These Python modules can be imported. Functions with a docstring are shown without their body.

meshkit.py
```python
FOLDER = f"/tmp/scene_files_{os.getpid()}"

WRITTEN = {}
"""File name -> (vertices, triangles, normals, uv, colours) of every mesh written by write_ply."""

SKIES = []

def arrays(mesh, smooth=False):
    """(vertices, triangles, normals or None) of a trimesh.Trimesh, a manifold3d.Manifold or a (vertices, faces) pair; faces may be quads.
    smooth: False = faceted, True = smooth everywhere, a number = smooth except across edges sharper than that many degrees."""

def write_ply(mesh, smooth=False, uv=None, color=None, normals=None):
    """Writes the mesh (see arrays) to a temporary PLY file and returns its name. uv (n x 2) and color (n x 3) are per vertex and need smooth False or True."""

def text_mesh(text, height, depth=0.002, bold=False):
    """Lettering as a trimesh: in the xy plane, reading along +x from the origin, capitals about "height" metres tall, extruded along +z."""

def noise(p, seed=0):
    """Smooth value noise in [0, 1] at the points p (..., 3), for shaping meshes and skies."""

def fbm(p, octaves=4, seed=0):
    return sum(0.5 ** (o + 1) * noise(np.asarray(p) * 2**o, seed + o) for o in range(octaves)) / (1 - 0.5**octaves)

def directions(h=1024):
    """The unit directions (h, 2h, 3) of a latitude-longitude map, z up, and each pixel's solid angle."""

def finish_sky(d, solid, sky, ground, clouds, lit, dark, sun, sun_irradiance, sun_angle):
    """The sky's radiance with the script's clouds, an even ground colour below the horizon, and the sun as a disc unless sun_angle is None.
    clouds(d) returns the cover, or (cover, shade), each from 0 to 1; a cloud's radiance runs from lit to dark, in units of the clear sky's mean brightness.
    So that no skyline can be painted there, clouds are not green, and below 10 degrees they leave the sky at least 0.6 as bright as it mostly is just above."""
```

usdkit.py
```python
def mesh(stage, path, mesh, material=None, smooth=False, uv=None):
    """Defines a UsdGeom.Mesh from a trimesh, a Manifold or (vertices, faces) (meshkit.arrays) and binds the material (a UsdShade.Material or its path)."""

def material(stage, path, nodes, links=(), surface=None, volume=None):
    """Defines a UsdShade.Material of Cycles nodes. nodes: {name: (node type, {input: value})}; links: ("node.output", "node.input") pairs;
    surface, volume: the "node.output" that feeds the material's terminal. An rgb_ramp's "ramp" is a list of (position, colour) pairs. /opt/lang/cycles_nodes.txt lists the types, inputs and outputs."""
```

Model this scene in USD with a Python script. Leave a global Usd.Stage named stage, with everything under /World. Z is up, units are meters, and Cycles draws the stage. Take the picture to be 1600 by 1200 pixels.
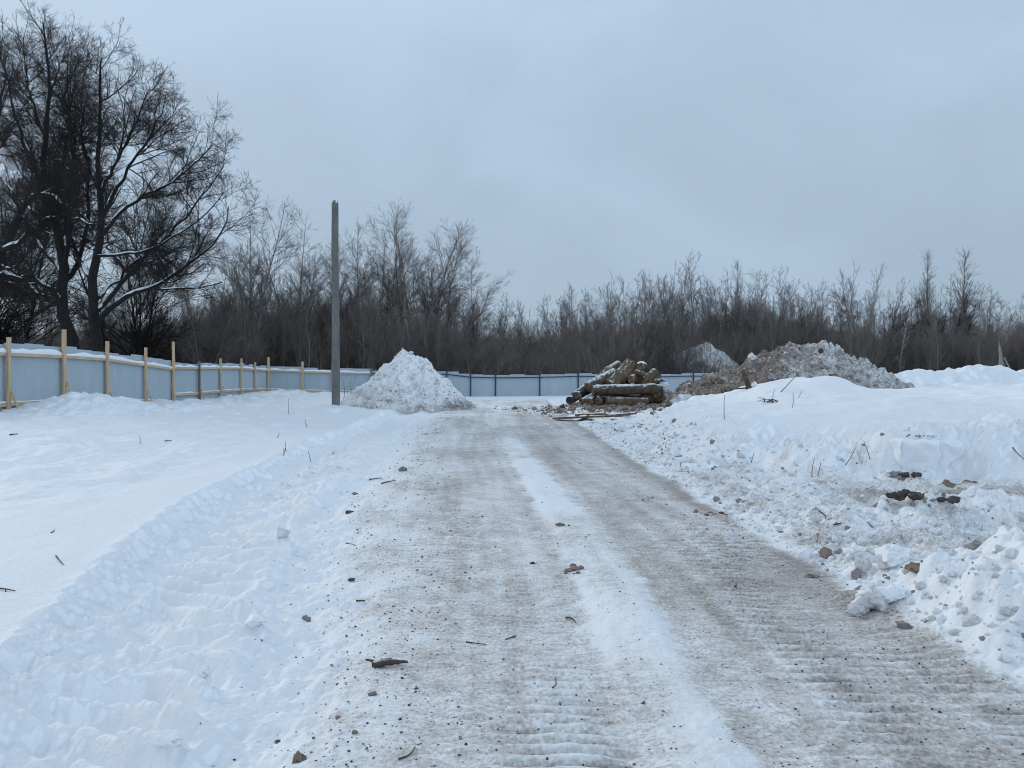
import math
import numpy as np
import trimesh
import usdkit
from pxr import Gf, Sdf, Usd, UsdGeom, UsdLux, UsdShade, Vt

# ------------------------------------------------------------------ stage, camera, sky, sun, exposure
stage = Usd.Stage.CreateInMemory()
UsdGeom.SetStageUpAxis(stage, UsdGeom.Tokens.z)
UsdGeom.SetStageMetersPerUnit(stage, 1.0)
UsdGeom.Xform.Define(stage, '/World')
UsdGeom.Scope.Define(stage, '/World/Looks')
EYE, FPX, HORIZON = 1.6, 1200.0, 591.0          # eye height (m); focal length and horizon row of the 1600 x 1200 picture

cam = UsdGeom.Camera.Define(stage, '/World/camera')
cam.CreateHorizontalApertureAttr(36.0)
cam.CreateVerticalApertureAttr(27.0)
cam.CreateFocalLengthAttr(36.0 * FPX / 1600.0)
cam.CreateClippingRangeAttr(Gf.Vec2f(0.1, 5000.0))
cam.AddTranslateOp().Set(Gf.Vec3d(0, 0, EYE))
cam.AddRotateXOp().Set(90.0 - math.degrees(math.atan((600 - HORIZON) / FPX)))
cam.CreateExposureAttr(0.0)

SUN_EL, SUN_AZ = math.radians(25.0), math.radians(-48.0)      # azimuth from +y towards +x
sky = UsdLux.DomeLight.Define(stage, '/World/sky')
sky.CreateIntensityAttr(1.0)
sky.GetPrim().SetCustomDataByKey('kind', 'structure')
sky.GetPrim().SetCustomDataByKey('label', 'even blue-grey overcast winter sky')
sky_mat = usdkit.material(stage, '/World/Looks/sky_overcast', {
    'tex': ('sky_texture', {'sky_type': 'single_scattering', 'sun_disc': False, 'sun_elevation': SUN_EL, 'sun_rotation': SUN_AZ}),
    'tc': ('texture_coordinate', {}),
    'sep': ('separate_xyz', {}),
    'grad': ('map_range', {'range_type': 'linear', 'from_min': 0.0, 'from_max': 1.0, 'to_min': 0.56, 'to_max': 0.98, 'clamp': True}),
    'map': ('mapping', {'scale': (1.0, 1.0, 1.7), 'location': (0.3, 0.1, 0.0)}),
    'n': ('noise_texture', {'scale': 2.3, 'detail': 5.0, 'roughness': 0.55, 'distortion': 0.3}),
    'nr': ('map_range', {'range_type': 'smoothstep', 'from_min': 0.36, 'from_max': 0.66, 'to_min': 0.93, 'to_max': 1.04, 'clamp': True}),
    'mul': ('math', {'math_type': 'multiply'}),
    'cloud': ('vector_math', {'math_type': 'scale', 'vector1': (6.65, 8.6, 10.8)}),
    'mix': ('mix', {'mix_type': 'mix', 'fac': 0.93}),
    'bg': ('background_shader', {'strength': 0.1}),
}, [('tc.generated', 'sep.vector'), ('sep.z', 'grad.value'), ('tc.generated', 'map.vector'), ('map.vector', 'n.vector'), ('n.fac', 'nr.value'),
    ('grad.result', 'mul.value1'), ('nr.result', 'mul.value2'), ('mul.value', 'cloud.scale'),
    ('tex.color', 'mix.color1'), ('cloud.vector', 'mix.color2'), ('mix.color', 'bg.color')], surface='bg.background')
UsdShade.MaterialBindingAPI.Apply(sky.GetPrim()).Bind(sky_mat)

sun = UsdLux.DistantLight.Define(stage, '/World/sun')
sun.CreateNormalizeAttr(True)
sun.CreateIntensityAttr(0.36)
sun.CreateAngleAttr(22.0)
sun.CreateColorAttr(Gf.Vec3f(1.0, 0.98, 0.95))
sun.AddRotateZOp().Set(-math.degrees(SUN_AZ))
sun.AddRotateXOp().Set(-(90.0 - math.degrees(SUN_EL)))

RNG = np.random.default_rng(20)

# ------------------------------------------------------------------ helpers
taken = {}
def path_for(name, parent='/World'):
    """A free path under parent: name, name_001, name_002 ..."""
    n = taken.get((parent, name), 0)
    taken[(parent, name)] = n + 1
    return f'{parent}/{name}' + (f'_{n:03d}' if n else '')

def tell(prim, label=None, category=None, group=None, kind=None):
    for k, v in (('label', label), ('category', category), ('group', group), ('kind', kind)):
        if v:
            prim.SetCustomDataByKey(k, v)
    return prim

def place(x, loc=(0, 0, 0), rotz=0.0, scale=(1, 1, 1)):
    x.AddTranslateOp().Set(Gf.Vec3d(*map(float, loc)))
    x.AddRotateZOp().Set(float(rotz))
    x.AddScaleOp().Set(Gf.Vec3f(*map(float, scale)))

def thing(name, label, category, loc=(0, 0, 0), rotz=0.0, scale=(1, 1, 1), group=None, kind=None):
    x = UsdGeom.Xform.Define(stage, path_for(name))
    place(x, loc, rotz, scale)
    tell(x.GetPrim(), label, category, group, kind)
    return x.GetPrim()

def put(name, mesh, mat, parent=None, smooth=False, label=None, category=None, group=None, kind=None, prim=None):
    p = path_for(name, str(parent.GetPath()) if parent else '/World')
    m = usdkit.mesh(stage, p, mesh, M[mat], smooth=smooth)
    for k, v in (prim or {}).items():
        UsdGeom.PrimvarsAPI(m).CreatePrimvar(k, Sdf.ValueTypeNames.FloatArray, 'vertex').Set(Vt.FloatArray.FromNumpy(np.asarray(v, np.float32)))
    tell(m.GetPrim(), label, category, group, kind)
    return m.GetPrim()

def copy(source, name, label, category, loc, rotz, scale, group=None):
    x = UsdGeom.Xform.Define(stage, path_for(name))
    x.GetPrim().GetReferences().AddInternalReference(source.GetPath())
    x.ClearXformOpOrder()
    for op, v in (('translate', Gf.Vec3d(*map(float, loc))), ('rotateZ', float(rotz)), ('scale', Gf.Vec3f(*map(float, scale)))):
        a = x.GetPrim().GetAttribute(f'xformOp:{op}')
        a.Set(v)
    x.SetXformOpOrder([UsdGeom.XformOp(x.GetPrim().GetAttribute(f'xformOp:{op}')) for op in ('translate', 'rotateZ', 'scale')])
    x.GetPrim().SetInstanceable(True)
    tell(x.GetPrim(), label, category, group)
    return x.GetPrim()

def scatter(path, protos, mat, pos, idx, scale, rng, tilt=True, share=None):
    """A PointInstancer of small lumps; protos are trimeshes."""
    pi = UsdGeom.PointInstancer.Define(stage, path)
    rel = pi.CreatePrototypesRel()
    for k, m in enumerate(protos):
        p = f'{share or path}/shape_{k:03d}'
        share or usdkit.mesh(stage, p, m, M[mat[k] if isinstance(mat, (list, tuple)) else mat], smooth=True)
        rel.AddTarget(p)
    n = len(pos)
    pi.CreateProtoIndicesAttr(Vt.IntArray.FromNumpy(np.asarray(idx, np.int32)))
    pi.CreatePositionsAttr(Vt.Vec3fArray.FromNumpy(np.asarray(pos, np.float32)))
    if np.ndim(scale) == 1:
        scale = np.repeat(np.asarray(scale)[:, None], 3, 1)
    pi.CreateScalesAttr(Vt.Vec3fArray.FromNumpy(np.asarray(scale, np.float32)))
    if tilt:
        q = rng.normal(size=(n, 4)); q /= np.linalg.norm(q, axis=1)[:, None]
    else:
        a = rng.uniform(0, 2 * np.pi, n) / 2
        q = np.stack([np.cos(a), 0 * a, 0 * a, np.sin(a)], 1)
    pi.CreateOrientationsAttr(Vt.QuathArray([Gf.Quath(float(w), float(x), float(y), float(z)) for w, x, y, z in q]))
    return pi.GetPrim()

def n2(x, y, seed=0):
    """Smooth 2-D noise in [-1, 1]."""
    x, y = np.asarray(x, float), np.asarray(y, float)
    xi, yi = np.floor(x), np.floor(y)
    fx, fy = x - xi, y - yi
    xi, yi = xi.astype(np.int64), yi.astype(np.int64)
    def h(a, b):
        k = (a * 374761393 + b * 668265263 + seed * 974634777) & 0xFFFFFFFF
        k = ((k ^ (k >> 13)) * 1274126177) & 0xFFFFFFFF
        k = ((k ^ (k >> 15)) * 2246822519) & 0xFFFFFFFF
        a_ = (k >> 8) / 16777216.0 * 2 * np.pi
        return np.cos(a_), np.sin(a_)
    def dot(a, b, dx, dy):
        c, s = h(a, b)
        return c * dx + s * dy
    u, v = fx * fx * fx * (fx * (fx * 6 - 15) + 10), fy * fy * fy * (fy * (fy * 6 - 15) + 10)
    a = dot(xi, yi, fx, fy) * (1 - u) + dot(xi + 1, yi, fx - 1, fy) * u
    b = dot(xi, yi + 1, fx, fy - 1) * (1 - u) + dot(xi + 1, yi + 1, fx - 1, fy - 1) * u
    return (a * (1 - v) + b * v) * 1.5

def cells(x, y, seed=0):
    """Rounded clods packed side by side: 1 at a clod's centre, 0 at the gaps between them."""
    x, y = np.asarray(x, float), np.asarray(y, float)
    xi, yi = np.floor(x).astype(np.int64), np.floor(y).astype(np.int64)
    best, tall = np.full(np.shape(x), 9.0), np.zeros(np.shape(x))
    for a in (-1, 0, 1):
        for b in (-1, 0, 1):
            k = ((xi + a) * 374761393 + (yi + b) * 668265263 + seed * 974634777) & 0xFFFFFFFF
            k = ((k ^ (k >> 13)) * 1274126177) & 0xFFFFFFFF
            k = ((k ^ (k >> 15)) * 2246822519) & 0xFFFFFFFF
            px, py, h = (k & 1023) / 1023.0, ((k >> 10) & 1023) / 1023.0, ((k >> 20) & 1023) / 1023.0
            d = (x - xi - a - px) ** 2 + (y - yi - b - py) ** 2
            tall = np.where(d < best, h, tall); best = np.minimum(best, d)
    return np.clip(1 - best * 1.6, 0, 1) ** .6 * tall

def fb(x, y, octaves=4, seed=0, gain=0.5):
    return sum(gain ** o * n2(x * 2 ** o, y * 2 ** o, seed + o * 17) for o in range(octaves))

def sst(a, b, x):
    t = np.clip((np.asarray(x, float) - a) / (b - a), 0, 1)
    return t * t * (3 - 2 * t)

def W(u, v, d):
    """The point of the picture's ray (u, v) at the distance d along the view."""
    return np.array([(u - 800) / FPX * d, d, EYE + (HORIZON - v) / FPX * d])

def tubes(P, R, k):
    """Tapered tubes along N polylines of n points: (vertices, triangles)."""
    P, R = np.asarray(P, float), np.asarray(R, float)
    N, n, _ = P.shape
    T = np.gradient(P, axis=1)
    T /= np.linalg.norm(T, axis=2, keepdims=True) + 1e-12
    ref = np.eye(3)[np.argmin(np.abs(T.mean(1)), axis=1)]
    U = np.cross(T, ref[:, None, :]); U /= np.linalg.norm(U, axis=2, keepdims=True) + 1e-12
    V = np.cross(T, U)
    a = np.arange(k) / k * 2 * np.pi
    ring = P[:, :, None] + R[:, :, None, None] * (np.cos(a)[None, None, :, None] * U[:, :, None] + np.sin(a)[None, None, :, None] * V[:, :, None])
    i, j, s = np.meshgrid(np.arange(N), np.arange(n - 1), np.arange(k), indexing='ij')
    b = (i * n + j) * k
    s2 = (s + 1) % k
    q = np.stack([b + s, b + s2, b + k + s2, b + k + s], -1).reshape(-1, 4)
    return ring.reshape(-1, 3), np.vstack([q[:, [0, 1, 2]], q[:, [0, 2, 3]]])

def join(parts):
    vs, fs, n = [], [], 0
    for v, f in parts:
        vs.append(np.asarray(v)); fs.append(np.asarray(f) + n); n += len(v)
    return np.vstack(vs), np.vstack(fs)

def resample(pts, n):
    pts = np.asarray(pts, float)
    s = np.r_[0, np.cumsum(np.linalg.norm(np.diff(pts, axis=0), axis=1))]
    t = np.linspace(0, s[-1], n)
    from scipy.interpolate import PchipInterpolator
    return PchipInterpolator(s, pts)(t) if len(pts) > 2 else np.stack([np.interp(t, s, pts[:, k]) for k in range(3)], 1)

def slab(a, b, wide, deep, up=(0, 0, 1), jag=0.0, rng=None):
    """A squared timber from a to b with slightly worn edges: (vertices, triangles)."""
    a, b = np.asarray(a, float), np.asarray(b, float)
    t = (b - a) / np.linalg.norm(b - a)
    s = np.cross(t, up); s /= np.linalg.norm(s)
    u = np.cross(s, t)
    c = 0.12 * min(wide, deep)
    w, d = wide / 2, deep / 2
    prof = [(-w + c, -d), (w - c, -d), (w, -d + c), (w, d - c), (w - c, d), (-w + c, d), (-w, d - c), (-w, -d + c)]
    v = np.array([p + x * s + y * u for p in (a, b) for x, y in prof])
    f = [(i, (i + 1) % 8, 8 + (i + 1) % 8) for i in range(8)] + [(i, 8 + (i + 1) % 8, 8 + i) for i in range(8)]
    f += [(0, i + 1, i) for i in range(1, 7)] + [(8, 8 + i, 9 + i) for i in range(1, 7)]
    return v, np.array(f)

def lump(rng, sub=2, rough=0.35, flat=0.75):
    m = trimesh.creation.icosphere(sub)
    v = m.vertices
    o = rng.uniform(0, 50, 3)
    k = n2(v[:, 0] * 1.3 + o[0] + v[:, 2], v[:, 1] * 1.3 + o[1] - v[:, 2] * .7) + 0.6 * n2(v[:, 0] * 3 + o[1], v[:, 2] * 3 + v[:, 1] * 2 + o[2])
    v = v * (1 + rough * k)[:, None]
    for _ in range(4):                                                # a few broken facets
        d = rng.normal(size=3); d /= np.linalg.norm(d)
        h = v @ d
        v = v - np.maximum(h - rng.uniform(.6, .85), 0)[:, None] * d
    m.vertices = v * [1, rng.uniform(.7, 1), flat]
    return m

# ------------------------------------------------------------------ materials
M = {}
def mat(name, nodes, links, surface):
    M[name] = usdkit.material(stage, f'/World/Looks/{name}', nodes, links, surface=surface)

def plain(name, c1, c2, scale=6.0, rough=0.8, spec=0.2, stretch=(1, 1, 1), bump=0.3, detail=6, coord='object', dist=0.01):
    mat(name, {
        'tc': ('texture_coordinate', {}), 'map': ('mapping', {'scale': stretch}),
        'n': ('noise_texture', {'scale': scale, 'detail': detail, 'roughness': 0.62}),
        'r': ('rgb_ramp', {'ramp': [(0.3, c1), (0.7, c2)]}),
        'b': ('bump', {'strength': bump, 'distance': dist}),
        'p': ('principled_bsdf', {'roughness': rough, 'specular_ior_level': spec}),
    }, [(f'tc.{coord}', 'map.vector'), ('map.vector', 'n.vector'), ('n.fac', 'r.fac'), ('r.color', 'p.base_color'), ('n.fac', 'b.height'), ('b.normal', 'p.normal')], 'p.BSDF')

SNOW = (0.79, 0.795, 0.805)
# snow on the ground: the vertex data 'dirt' (grey grit) and 'brown' (soil) say where traffic and digging have soiled it
mat('ground_snow', {
    'g': ('geometry', {}),
    'ad': ('attribute', {'attribute': 'dirt'}), 'ab': ('attribute', {'attribute': 'brown'}),
    'n1': ('noise_texture', {'scale': 3.1, 'detail': 9.0, 'roughness': 0.68}),
    'ms': ('mapping', {'scale': (4.5, 15.0, 3.0)}),
    'n2': ('noise_texture', {'scale': 1.5, 'detail': 7.0, 'roughness': 0.66}),
    'n3': ('noise_texture', {'scale': 42.0, 'detail': 5.0, 'roughness': 0.7}),
    'a1': ('math', {'math_type': 'multiply_add', 'value2': 1.45, 'value3': -0.725}),
    'a2': ('math', {'math_type': 'multiply_add', 'value2': 1.25, 'value3': -0.625}),
    'a3': ('math', {'math_type': 'multiply_add', 'value2': 2.4, 'value3': -1.2}),
    's1': ('math', {'math_type': 'add'}), 's2': ('math', {'math_type': 'add'}),
    'k': ('math', {'math_type': 'multiply_add', 'value3': 0.0}),
    'env': ('map_range', {'from_min': 0.0, 'from_max': 0.35, 'to_min': 0.0, 'to_max': 0.70, 'clamp': True}),
    'sum': ('math', {'math_type': 'add'}),
    'f': ('map_range', {'range_type': 'smoothstep', 'from_min': 0.02, 'from_max': 1.0, 'to_min': 0.0, 'to_max': 1.0, 'clamp': True}),
    'grit': ('rgb_ramp', {'ramp': [(0.0, SNOW), (0.26, (0.63, 0.610, 0.592)), (0.55, (0.505, 0.472, 0.446)), (0.85, (0.37, 0.330, 0.300)), (1.0, (0.25, 0.21, 0.188))]}),
    'soil': ('rgb_ramp', {'ramp': [(0.25, (0.060, 0.045, 0.036)), (0.5, (0.17, 0.125, 0.095)), (0.8, (0.36, 0.29, 0.235))]}),
    'bs': ('math', {'math_type': 'multiply_add', 'value2': 1.0}),
    'bf': ('map_range', {'range_type': 'smoothstep', 'from_min': 0.35, 'from_max': 0.75, 'clamp': True}),
    'mx': ('mix', {'mix_type': 'mix'}),
    'v': ('voronoi_texture', {'scale': 34.0, 'randomness': 1.0}),
    'vd': ('math', {'math_type': 'less_than', 'value2': 0.22}),
    'vr': ('separate_color', {}),
    'vk': ('math', {'math_type': 'less_than'}),
    'vdirt': ('math', {'math_type': 'multiply', 'value2': 0.30}),
    'vm': ('math', {'math_type': 'multiply'}),
    'mx2': ('mix', {'mix_type': 'mix', 'color2': (0.075, 0.055, 0.045)}),
    'nb': ('noise_texture', {'scale': 22.0, 'detail': 8.0, 'roughness': 0.65}),
    'bump': ('bump', {'strength': 0.55, 'distance': 0.035}),
    'bump2': ('bump', {'strength': 0.4, 'distance': 0.012}),
    'rg': ('map_range', {'from_min': 0.0, 'from_max': 1.0, 'to_min': 0.75, 'to_max': 0.5, 'clamp': True}),
    'p': ('principled_bsdf', {'roughness': 0.7, 'specular_ior_level': 0.25}),
}, [('g.position', 'n1.vector'), ('g.position', 'ms.vector'), ('ms.vector', 'n2.vector'), ('g.position', 'n3.vector'),
    ('n1.fac', 'a1.value1'), ('n2.fac', 'a2.value1'), ('n3.fac', 'a3.value1'),
    ('a1.value', 's1.value1'), ('a2.value', 's1.value2'), ('s1.value', 's2.value1'), ('a3.value', 's2.value2'),
    ('ad.fac', 'env.value'), ('s2.value', 'k.value1'), ('env.result', 'k.value2'),
    ('k.value', 'sum.value1'), ('ad.fac', 'sum.value2'), ('sum.value', 'f.value'), ('f.result', 'grit.fac'),
    ('n3.fac', 'soil.fac'), ('n1.fac', 'bs.value1'), ('ab.fac', 'bs.value2'), ('ab.fac', 'bs.value3'), ('bs.value', 'bf.value'),
    ('grit.color', 'mx.color1'), ('soil.color', 'mx.color2'), ('bf.result', 'mx.fac'),
    ('g.position', 'v.vector'), ('v.distance', 'vd.value1'), ('v.color', 'vr.color'), ('vr.r', 'vk.value1'), ('ad.fac', 'vdirt.value1'), ('vdirt.value', 'vk.value2'),
    ('vd.value', 'vm.value1'), ('vk.value', 'vm.value2'), ('vm.value', 'mx2.fac'), ('mx.color', 'mx2.color1'),
    ('mx2.color', 'p.base_color'), ('g.position', 'nb.vector'), ('nb.fac', 'bump.height'), ('n3.fac', 'bump2.height'), ('bump.normal', 'bump2.normal'), ('bump2.normal', 'p.normal'),
    ('f.result', 'rg.value'), ('rg.result', 'p.roughness')], 'p.BSDF')

plain('snow', (0.75, 0.76, 0.78), (0.81, 0.815, 0.83), 14, 0.75, 0.2, bump=0.5, dist=0.02)
plain('dirty_snow', (0.42, 0.40, 0.38), (0.74, 0.74, 0.75), 5, 0.75, 0.2, bump=0.5, dist=0.02)
plain('grey_clod', (0.10, 0.085, 0.075), (0.42, 0.39, 0.37), 7, 0.85, 0.2, bump=0.5)
plain('soil_clod', (0.06, 0.044, 0.034), (0.27, 0.205, 0.16), 6, 0.9, 0.15, bump=0.5)
plain('black_soil', (0.030, 0.026, 0.023), (0.13, 0.105, 0.09), 6, 0.9, 0.15, bump=0.6)
plain('red_clod', (0.14, 0.10, 0.088), (0.30, 0.225, 0.20), 8, 0.9, 0.15, bump=0.5)
plain('stone', (0.10, 0.10, 0.10), (0.26, 0.25, 0.24), 9, 0.7, 0.3, bump=0.4)
plain('timber', (0.40, 0.265, 0.155), (0.64, 0.475, 0.31), 2.2, 0.7, 0.25, stretch=(9, 9, 0.9), bump=0.25)
plain('old_timber', (0.10, 0.085, 0.07), (0.24, 0.20, 0.16), 2.2, 0.8, 0.2, stretch=(9, 9, 0.9), bump=0.3)
plain('rail_timber', (0.42, 0.29, 0.185), (0.64, 0.49, 0.335), 2.0, 0.7, 0.25, stretch=(9, 0.8, 9), bump=0.25)
plain('sheet_metal', (0.335, 0.395, 0.435), (0.395, 0.455, 0.495), 0.9, 0.42, 0.4, stretch=(1.5, 1.5, 0.5), bump=0.05)
plain('dark_metal', (0.022, 0.035, 0.060), (0.040, 0.058, 0.090), 3, 0.5, 0.4, bump=0.05)
plain('navy_sheet', (0.030, 0.055, 0.12), (0.045, 0.075, 0.15), 1, 0.45, 0.4, bump=0.05)
plain('concrete', (0.105, 0.105, 0.098), (0.18, 0.178, 0.165), 5, 0.85, 0.2, stretch=(1, 1, 0.35), bump=0.3, dist=0.006)
plain('pale_wood', (0.16, 0.15, 0.14), (0.34, 0.325, 0.305), 4, 0.85, 0.2, stretch=(3, 3, 0.5), bump=0.4)
plain('twig', (0.05, 0.041, 0.035), (0.115, 0.094, 0.078), 12, 0.85, 0.15, bump=0.2)
plain('stem', (0.11, 0.085, 0.06), (0.20, 0.16, 0.115), 12, 0.85, 0.15, bump=0.2)
plain('oak_bark', (0.012, 0.012, 0.013), (0.040, 0.037, 0.035), 6, 0.9, 0.12, stretch=(3, 3, 0.6), bump=0.8, dist=0.03)
plain('oak_twig', (0.018, 0.016, 0.016), (0.042, 0.036, 0.034), 4, 0.9, 0.1, bump=0.1)
plain('tree_bark', (0.10, 0.092, 0.085), (0.24, 0.22, 0.20), 5, 0.9, 0.12, stretch=(3, 3, 0.6), bump=0.6, dist=0.02)
plain('tree_twig', (0.105, 0.092, 0.086), (0.185, 0.160, 0.148), 2, 0.9, 0.1, bump=0.1)
plain('willow_twig', (0.10, 0.080, 0.072), (0.165, 0.132, 0.116), 2, 0.9, 0.1, bump=0.1)
plain('thicket_twig', (0.13, 0.110, 0.100), (0.25, 0.212, 0.192), 0.7, 0.9, 0.1, bump=0.1, coord='object')
plain('birch_bark', (0.30, 0.29, 0.28), (0.55, 0.54, 0.52), 4, 0.8, 0.2, stretch=(1, 1, 3), bump=0.2)
plain('grass_dry', (0.16, 0.12, 0.08), (0.28, 0.22, 0.15), 8, 0.9, 0.1, bump=0.1)
plain('needle', (0.014, 0.022, 0.016), (0.035, 0.045, 0.030), 3, 0.85, 0.15, bump=0.1)

def snowy(name, c1, c2, amount, stretch=(1, 1, 1), scale=5.0):
    """Bark with real snow lying on whatever faces up, broken by noise."""
    mat(name, {
        'tc': ('texture_coordinate', {}), 'map': ('mapping', {'scale': stretch}), 'g': ('geometry', {}), 'sx': ('separate_xyz', {}),
        'n': ('noise_texture', {'scale': scale, 'detail': 7.0, 'roughness': 0.65}),
        'n2': ('noise_texture', {'scale': 6.5, 'detail': 6.0, 'roughness': 0.7}),
        'r': ('rgb_ramp', {'ramp': [(0.28, c1), (0.72, c2)]}),
        'a': ('math', {'math_type': 'multiply_add', 'value2': 1.6, 'value3': -0.8 + amount}),
        's': ('math', {'math_type': 'add'}),
        'f': ('map_range', {'range_type': 'smoothstep', 'from_min': 0.72, 'from_max': 0.98, 'to_min': 0.0, 'to_max': 0.92, 'clamp': True}),
        'mx': ('mix', {'mix_type': 'mix', 'color2': (0.70, 0.71, 0.73)}),
        'b': ('bump', {'strength': 0.8, 'distance': 0.03}),
        'p': ('principled_bsdf', {'roughness': 0.85, 'specular_ior_level': 0.15}),
    }, [('tc.object', 'map.vector'), ('map.vector', 'n.vector'), ('tc.object', 'n2.vector'), ('n.fac', 'r.fac'), ('g.true_normal', 'sx.vector'),
        ('n2.fac', 'a.value1'), ('a.value', 's.value1'), ('sx.z', 's.value2'), ('s.value', 'f.value'), ('f.result', 'mx.fac'), ('r.color', 'mx.color1'),
        ('mx.color', 'p.base_color'), ('n.fac', 'b.height'), ('b.normal', 'p.normal')], 'p.BSDF')
snowy('log_bark_snowy', (0.035, 0.029, 0.024), (0.14, 0.100, 0.068), 0.10)
snowy('log_bark_brown', (0.05, 0.032, 0.021), (0.19, 0.130, 0.083), -0.02)
snowy('log_bark_grey', (0.035, 0.034, 0.034), (0.15, 0.14, 0.13), 0.12)
snowy('log_bark_dark', (0.014, 0.014, 0.016), (0.06, 0.058, 0.058), 0.02)
snowy('log_bark_tan', (0.045, 0.031, 0.021), (0.175, 0.122, 0.076), 0.02)
mat('cut_wood', {
    'tc': ('texture_coordinate', {}), 'n': ('noise_texture', {'scale': 7.0, 'detail': 6.0}),
    'r': ('rgb_ramp', {'ramp': [(0.25, (0.07, 0.042, 0.028)), (0.5, (0.15, 0.09, 0.058)), (0.8, (0.30, 0.21, 0.145))]}),
    'p': ('principled_bsdf', {'roughness': 0.85, 'specular_ior_level': 0.15})},
    [('tc.object', 'n.vector'), ('n.fac', 'r.fac'), ('r.color', 'p.base_color')], 'p.BSDF')
# heaps: dug snow mixed with soil; 'brown' says where the soil dominates
mat('heap', {
    'g': ('geometry', {}), 'ad': ('attribute', {'attribute': 'dirt'}), 'ab': ('attribute', {'attribute': 'brown'}),
    'n1': ('noise_texture', {'scale': 2.4, 'detail': 9.0, 'roughness': 0.72}),
    'n2': ('noise_texture', {'scale': 11.0, 'detail': 6.0, 'roughness': 0.7}),
    'a1': ('math', {'math_type': 'multiply_add', 'value2': 1.5, 'value3': -0.75}),
    's': ('math', {'math_type': 'add'}),
    'a2': ('math', {'math_type': 'multiply_add', 'value2': 1.2}), 'o2': ('math', {'math_type': 'add', 'value2': -0.6}),
    'grit': ('rgb_ramp', {'ramp': [(0.0, SNOW), (0.3, (0.70, 0.695, 0.69)), (0.55, (0.47, 0.45, 0.435)), (0.8, (0.27, 0.245, 0.225)), (1.0, (0.10, 0.085, 0.075))]}),
    'b1': ('math', {'math_type': 'add'}),
    'bf': ('map_range', {'range_type': 'smoothstep', 'from_min': 0.68, 'from_max': 1.06, 'clamp': True}),
    'soil': ('rgb_ramp', {'ramp': [(0.28, (0.075, 0.056, 0.046)), (0.5, (0.23, 0.175, 0.145)), (0.72, (0.50, 0.44, 0.40))]}),
    'mx': ('mix', {'mix_type': 'mix'}),
    'bump': ('bump', {'strength': 0.8, 'distance': 0.08}),
    'p': ('principled_bsdf', {'roughness': 0.85, 'specular_ior_level': 0.15}),
}, [('g.position', 'n1.vector'), ('g.position', 'n2.vector'), ('n1.fac', 'a1.value1'), ('a1.value', 's.value1'), ('ad.fac', 's.value2'),
    ('n2.fac', 'a2.value1'), ('s.value', 'a2.value3'), ('a2.value', 'o2.value1'), ('o2.value', 'grit.fac'),
    ('n1.fac', 'b1.value1'), ('ab.fac', 'b1.value2'), ('b1.value', 'bf.value'), ('n2.fac', 'soil.fac'),
    ('grit.color', 'mx.color1'), ('soil.color', 'mx.color2'), ('bf.result', 'mx.fac'), ('mx.color', 'p.base_color'),
    ('n2.fac', 'bump.height'), ('bump.normal', 'p.normal')], 'p.BSDF')

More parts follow.
